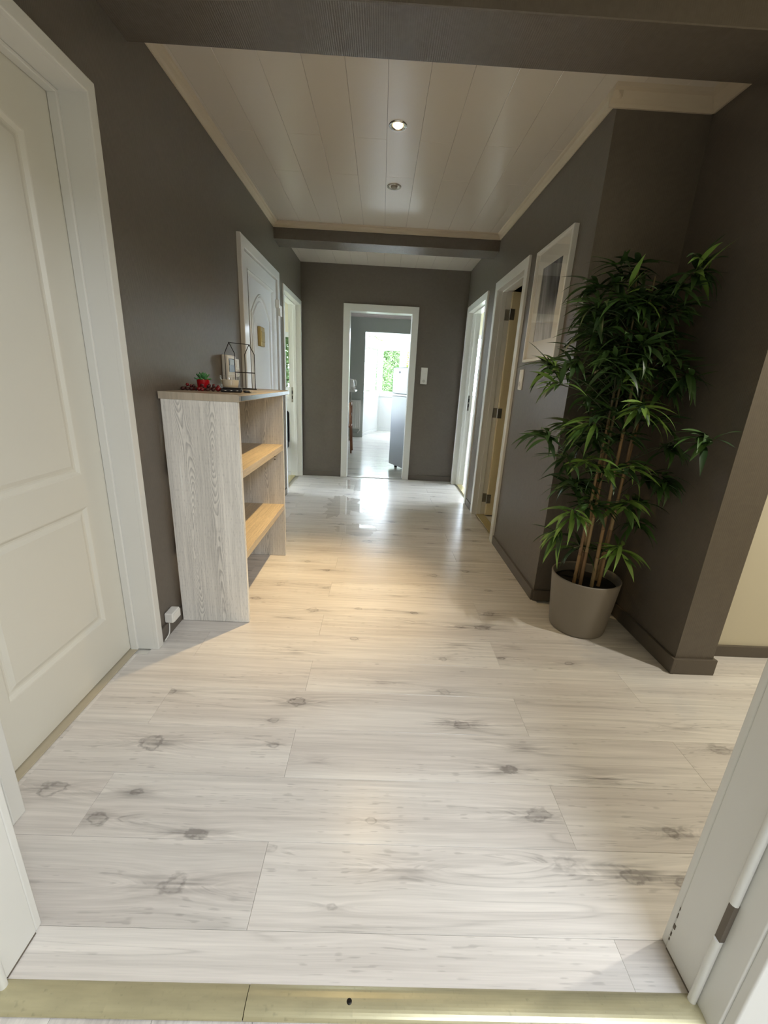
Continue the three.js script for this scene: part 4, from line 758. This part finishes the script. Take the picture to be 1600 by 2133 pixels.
{ // white chest in the daylit room; black armchair and white radiator in the bedroom
  const g = group('white_chest', 'white chest of drawers glimpsed through the daylit doorway', 'chest', null, [1.56, 0, -7.0]);
  mesh('body', box(-0.3, 0.3, 0.001, 0.80, -0.22, 0.22, 0.006), M.plastic, g);
  for (let i = 0; i < 3; i++) { const d = sub('drawer', g); mesh('drawer_front', box(-0.285, 0.285, 0.06 + i * 0.245, 0.285 + i * 0.245, 0.2205, 0.236, 0.004), M.plastic, d); mesh('knob', new THREE.SphereGeometry(0.014, 14, 10).translate(0, 0.17 + i * 0.245, 0.25), M.steel, d); }
  const r = group('bedroom_cabinet', 'white low cabinet under the bedroom window', 'cabinet', null, [-1.52, 0, -5.83]);
  mesh('body', box(-0.4, 0.37, 0.001, 0.96, -0.2, 0.2, 0.006), M.plastic, r); mesh('top', box(-0.42, 0.37, 0.9605, 0.985, -0.21, 0.22, 0.004), M.plastic, r);
  const c = group('black_chair', 'black upholstered chair glimpsed through the bedroom doorway', 'chair', null, [-1.38, 0, -5.25]);
  mesh('seat', box(-0.25, 0.22, 0.34, 0.46, -0.25, 0.25, 0.04), M.dark, c); mesh('backrest', box(-0.25, 0.22, 0.40, 0.82, -0.30, -0.2, 0.04), M.dark, c);
  for (const [x, z] of [[-0.2, -0.2], [0.18, -0.2], [-0.2, 0.2], [0.18, 0.2]]) mesh('leg', rod([x, 0.001, z], [x, 0.345, z], 0.014, 10), M.chrome, c);
}

// ───────────────────────── garden ─────────────────────────
tag(mesh('ground', box(-30, 30, -0.4, -0.13, -45, 6), M.outside), 'garden ground outside the windows', 'ground', null, 'structure');
{
  const lg = new THREE.BufferGeometry(); lg.setAttribute('position', new THREE.Float32BufferAttribute([0, 0, 0, 0.03, 0.012, 0.05, 0, 0, 0.12, -0.03, 0.012, 0.05], 3)); lg.setIndex([0, 1, 2, 0, 2, 3]); lg.computeVertexNormals();
  const gm = [std(0x5f7c46, 0.7, { transmission: 0.3, thickness: 0 }), std(0x86a03a, 0.7, { transmission: 0.3, thickness: 0 })];
  function tree(label, x, z, h, rx, seed, mt, low = 0.1) {
    const g = group('garden_tree', label, 'tree', null, [x, -0.13, z]), r = rng(seed);
    mesh('trunk', rod([0, 0, 0], [0.05, h * 0.7, 0], 0.07, 10, 0.03), std(0x5d5040, 0.9), g);
    const n = 9000, im = new THREE.InstancedMesh(lg, gm[mt], n), m4 = new THREE.Matrix4(), q = new THREE.Quaternion(), e = new THREE.Euler(); im.name = 'foliage'; im.userData.kind = 'stuff'; im.castShadow = true;
    for (let i = 0; i < n; i++) {
      let a = r() * 6.283, y = low + Math.pow(r(), 0.9) * (1 - low), k = Math.sqrt(r()) * (1 - Math.pow(Math.abs(y - 0.45) * 1.6, 2.2) * 0.8) * (0.65 + 0.6 * fbm(Math.cos(a) * 2 + 9, y * 5, seed, 2));
      e.set(r() * 6.28, r() * 6.28, r() * 6.28); q.setFromEuler(e); const s = 0.4 + r() * 0.45; m4.compose(new THREE.Vector3(Math.cos(a) * rx * k, y * h, Math.sin(a) * rx * k), q, new THREE.Vector3(s, s, s)); im.setMatrixAt(i, m4);
    }
    g.add(im);
  }
  tree('feathery pale green tree behind the slanted conservatory window', -0.42, -14.2, 2.7, 0.8, 3, 0, 0.02);
  tree('feathery pale green tree behind the corner of the conservatory', 0.35, -14.8, 2.5, 0.7, 14, 0, 0.02);
  tree('yellow green tree behind the open casement', 1.25, -15.5, 2.6, 0.85, 25, 1, 0.05);
  tree('pale green tree outside the bedroom window', -1.9, -8.6, 2.3, 0.75, 36, 0, 0.02);
}
// outer wall of the entrance side, so that the entrance door has no daylight at its back
wall('wall_porch', 'wall of the closed porch behind the entrance door', FR.left(-2.2), 0.4, 4.2, 0.12, [], M.plain);
wall('wall_porch_end', 'end wall of the porch', FR.front(-0.4), 1.1, 2.2, 0.12, [], M.plain);

scene.traverse((o) => { if (o.isMesh) { o.castShadow = true; o.receiveShadow = true; } });
renderer.render(scene, camera);
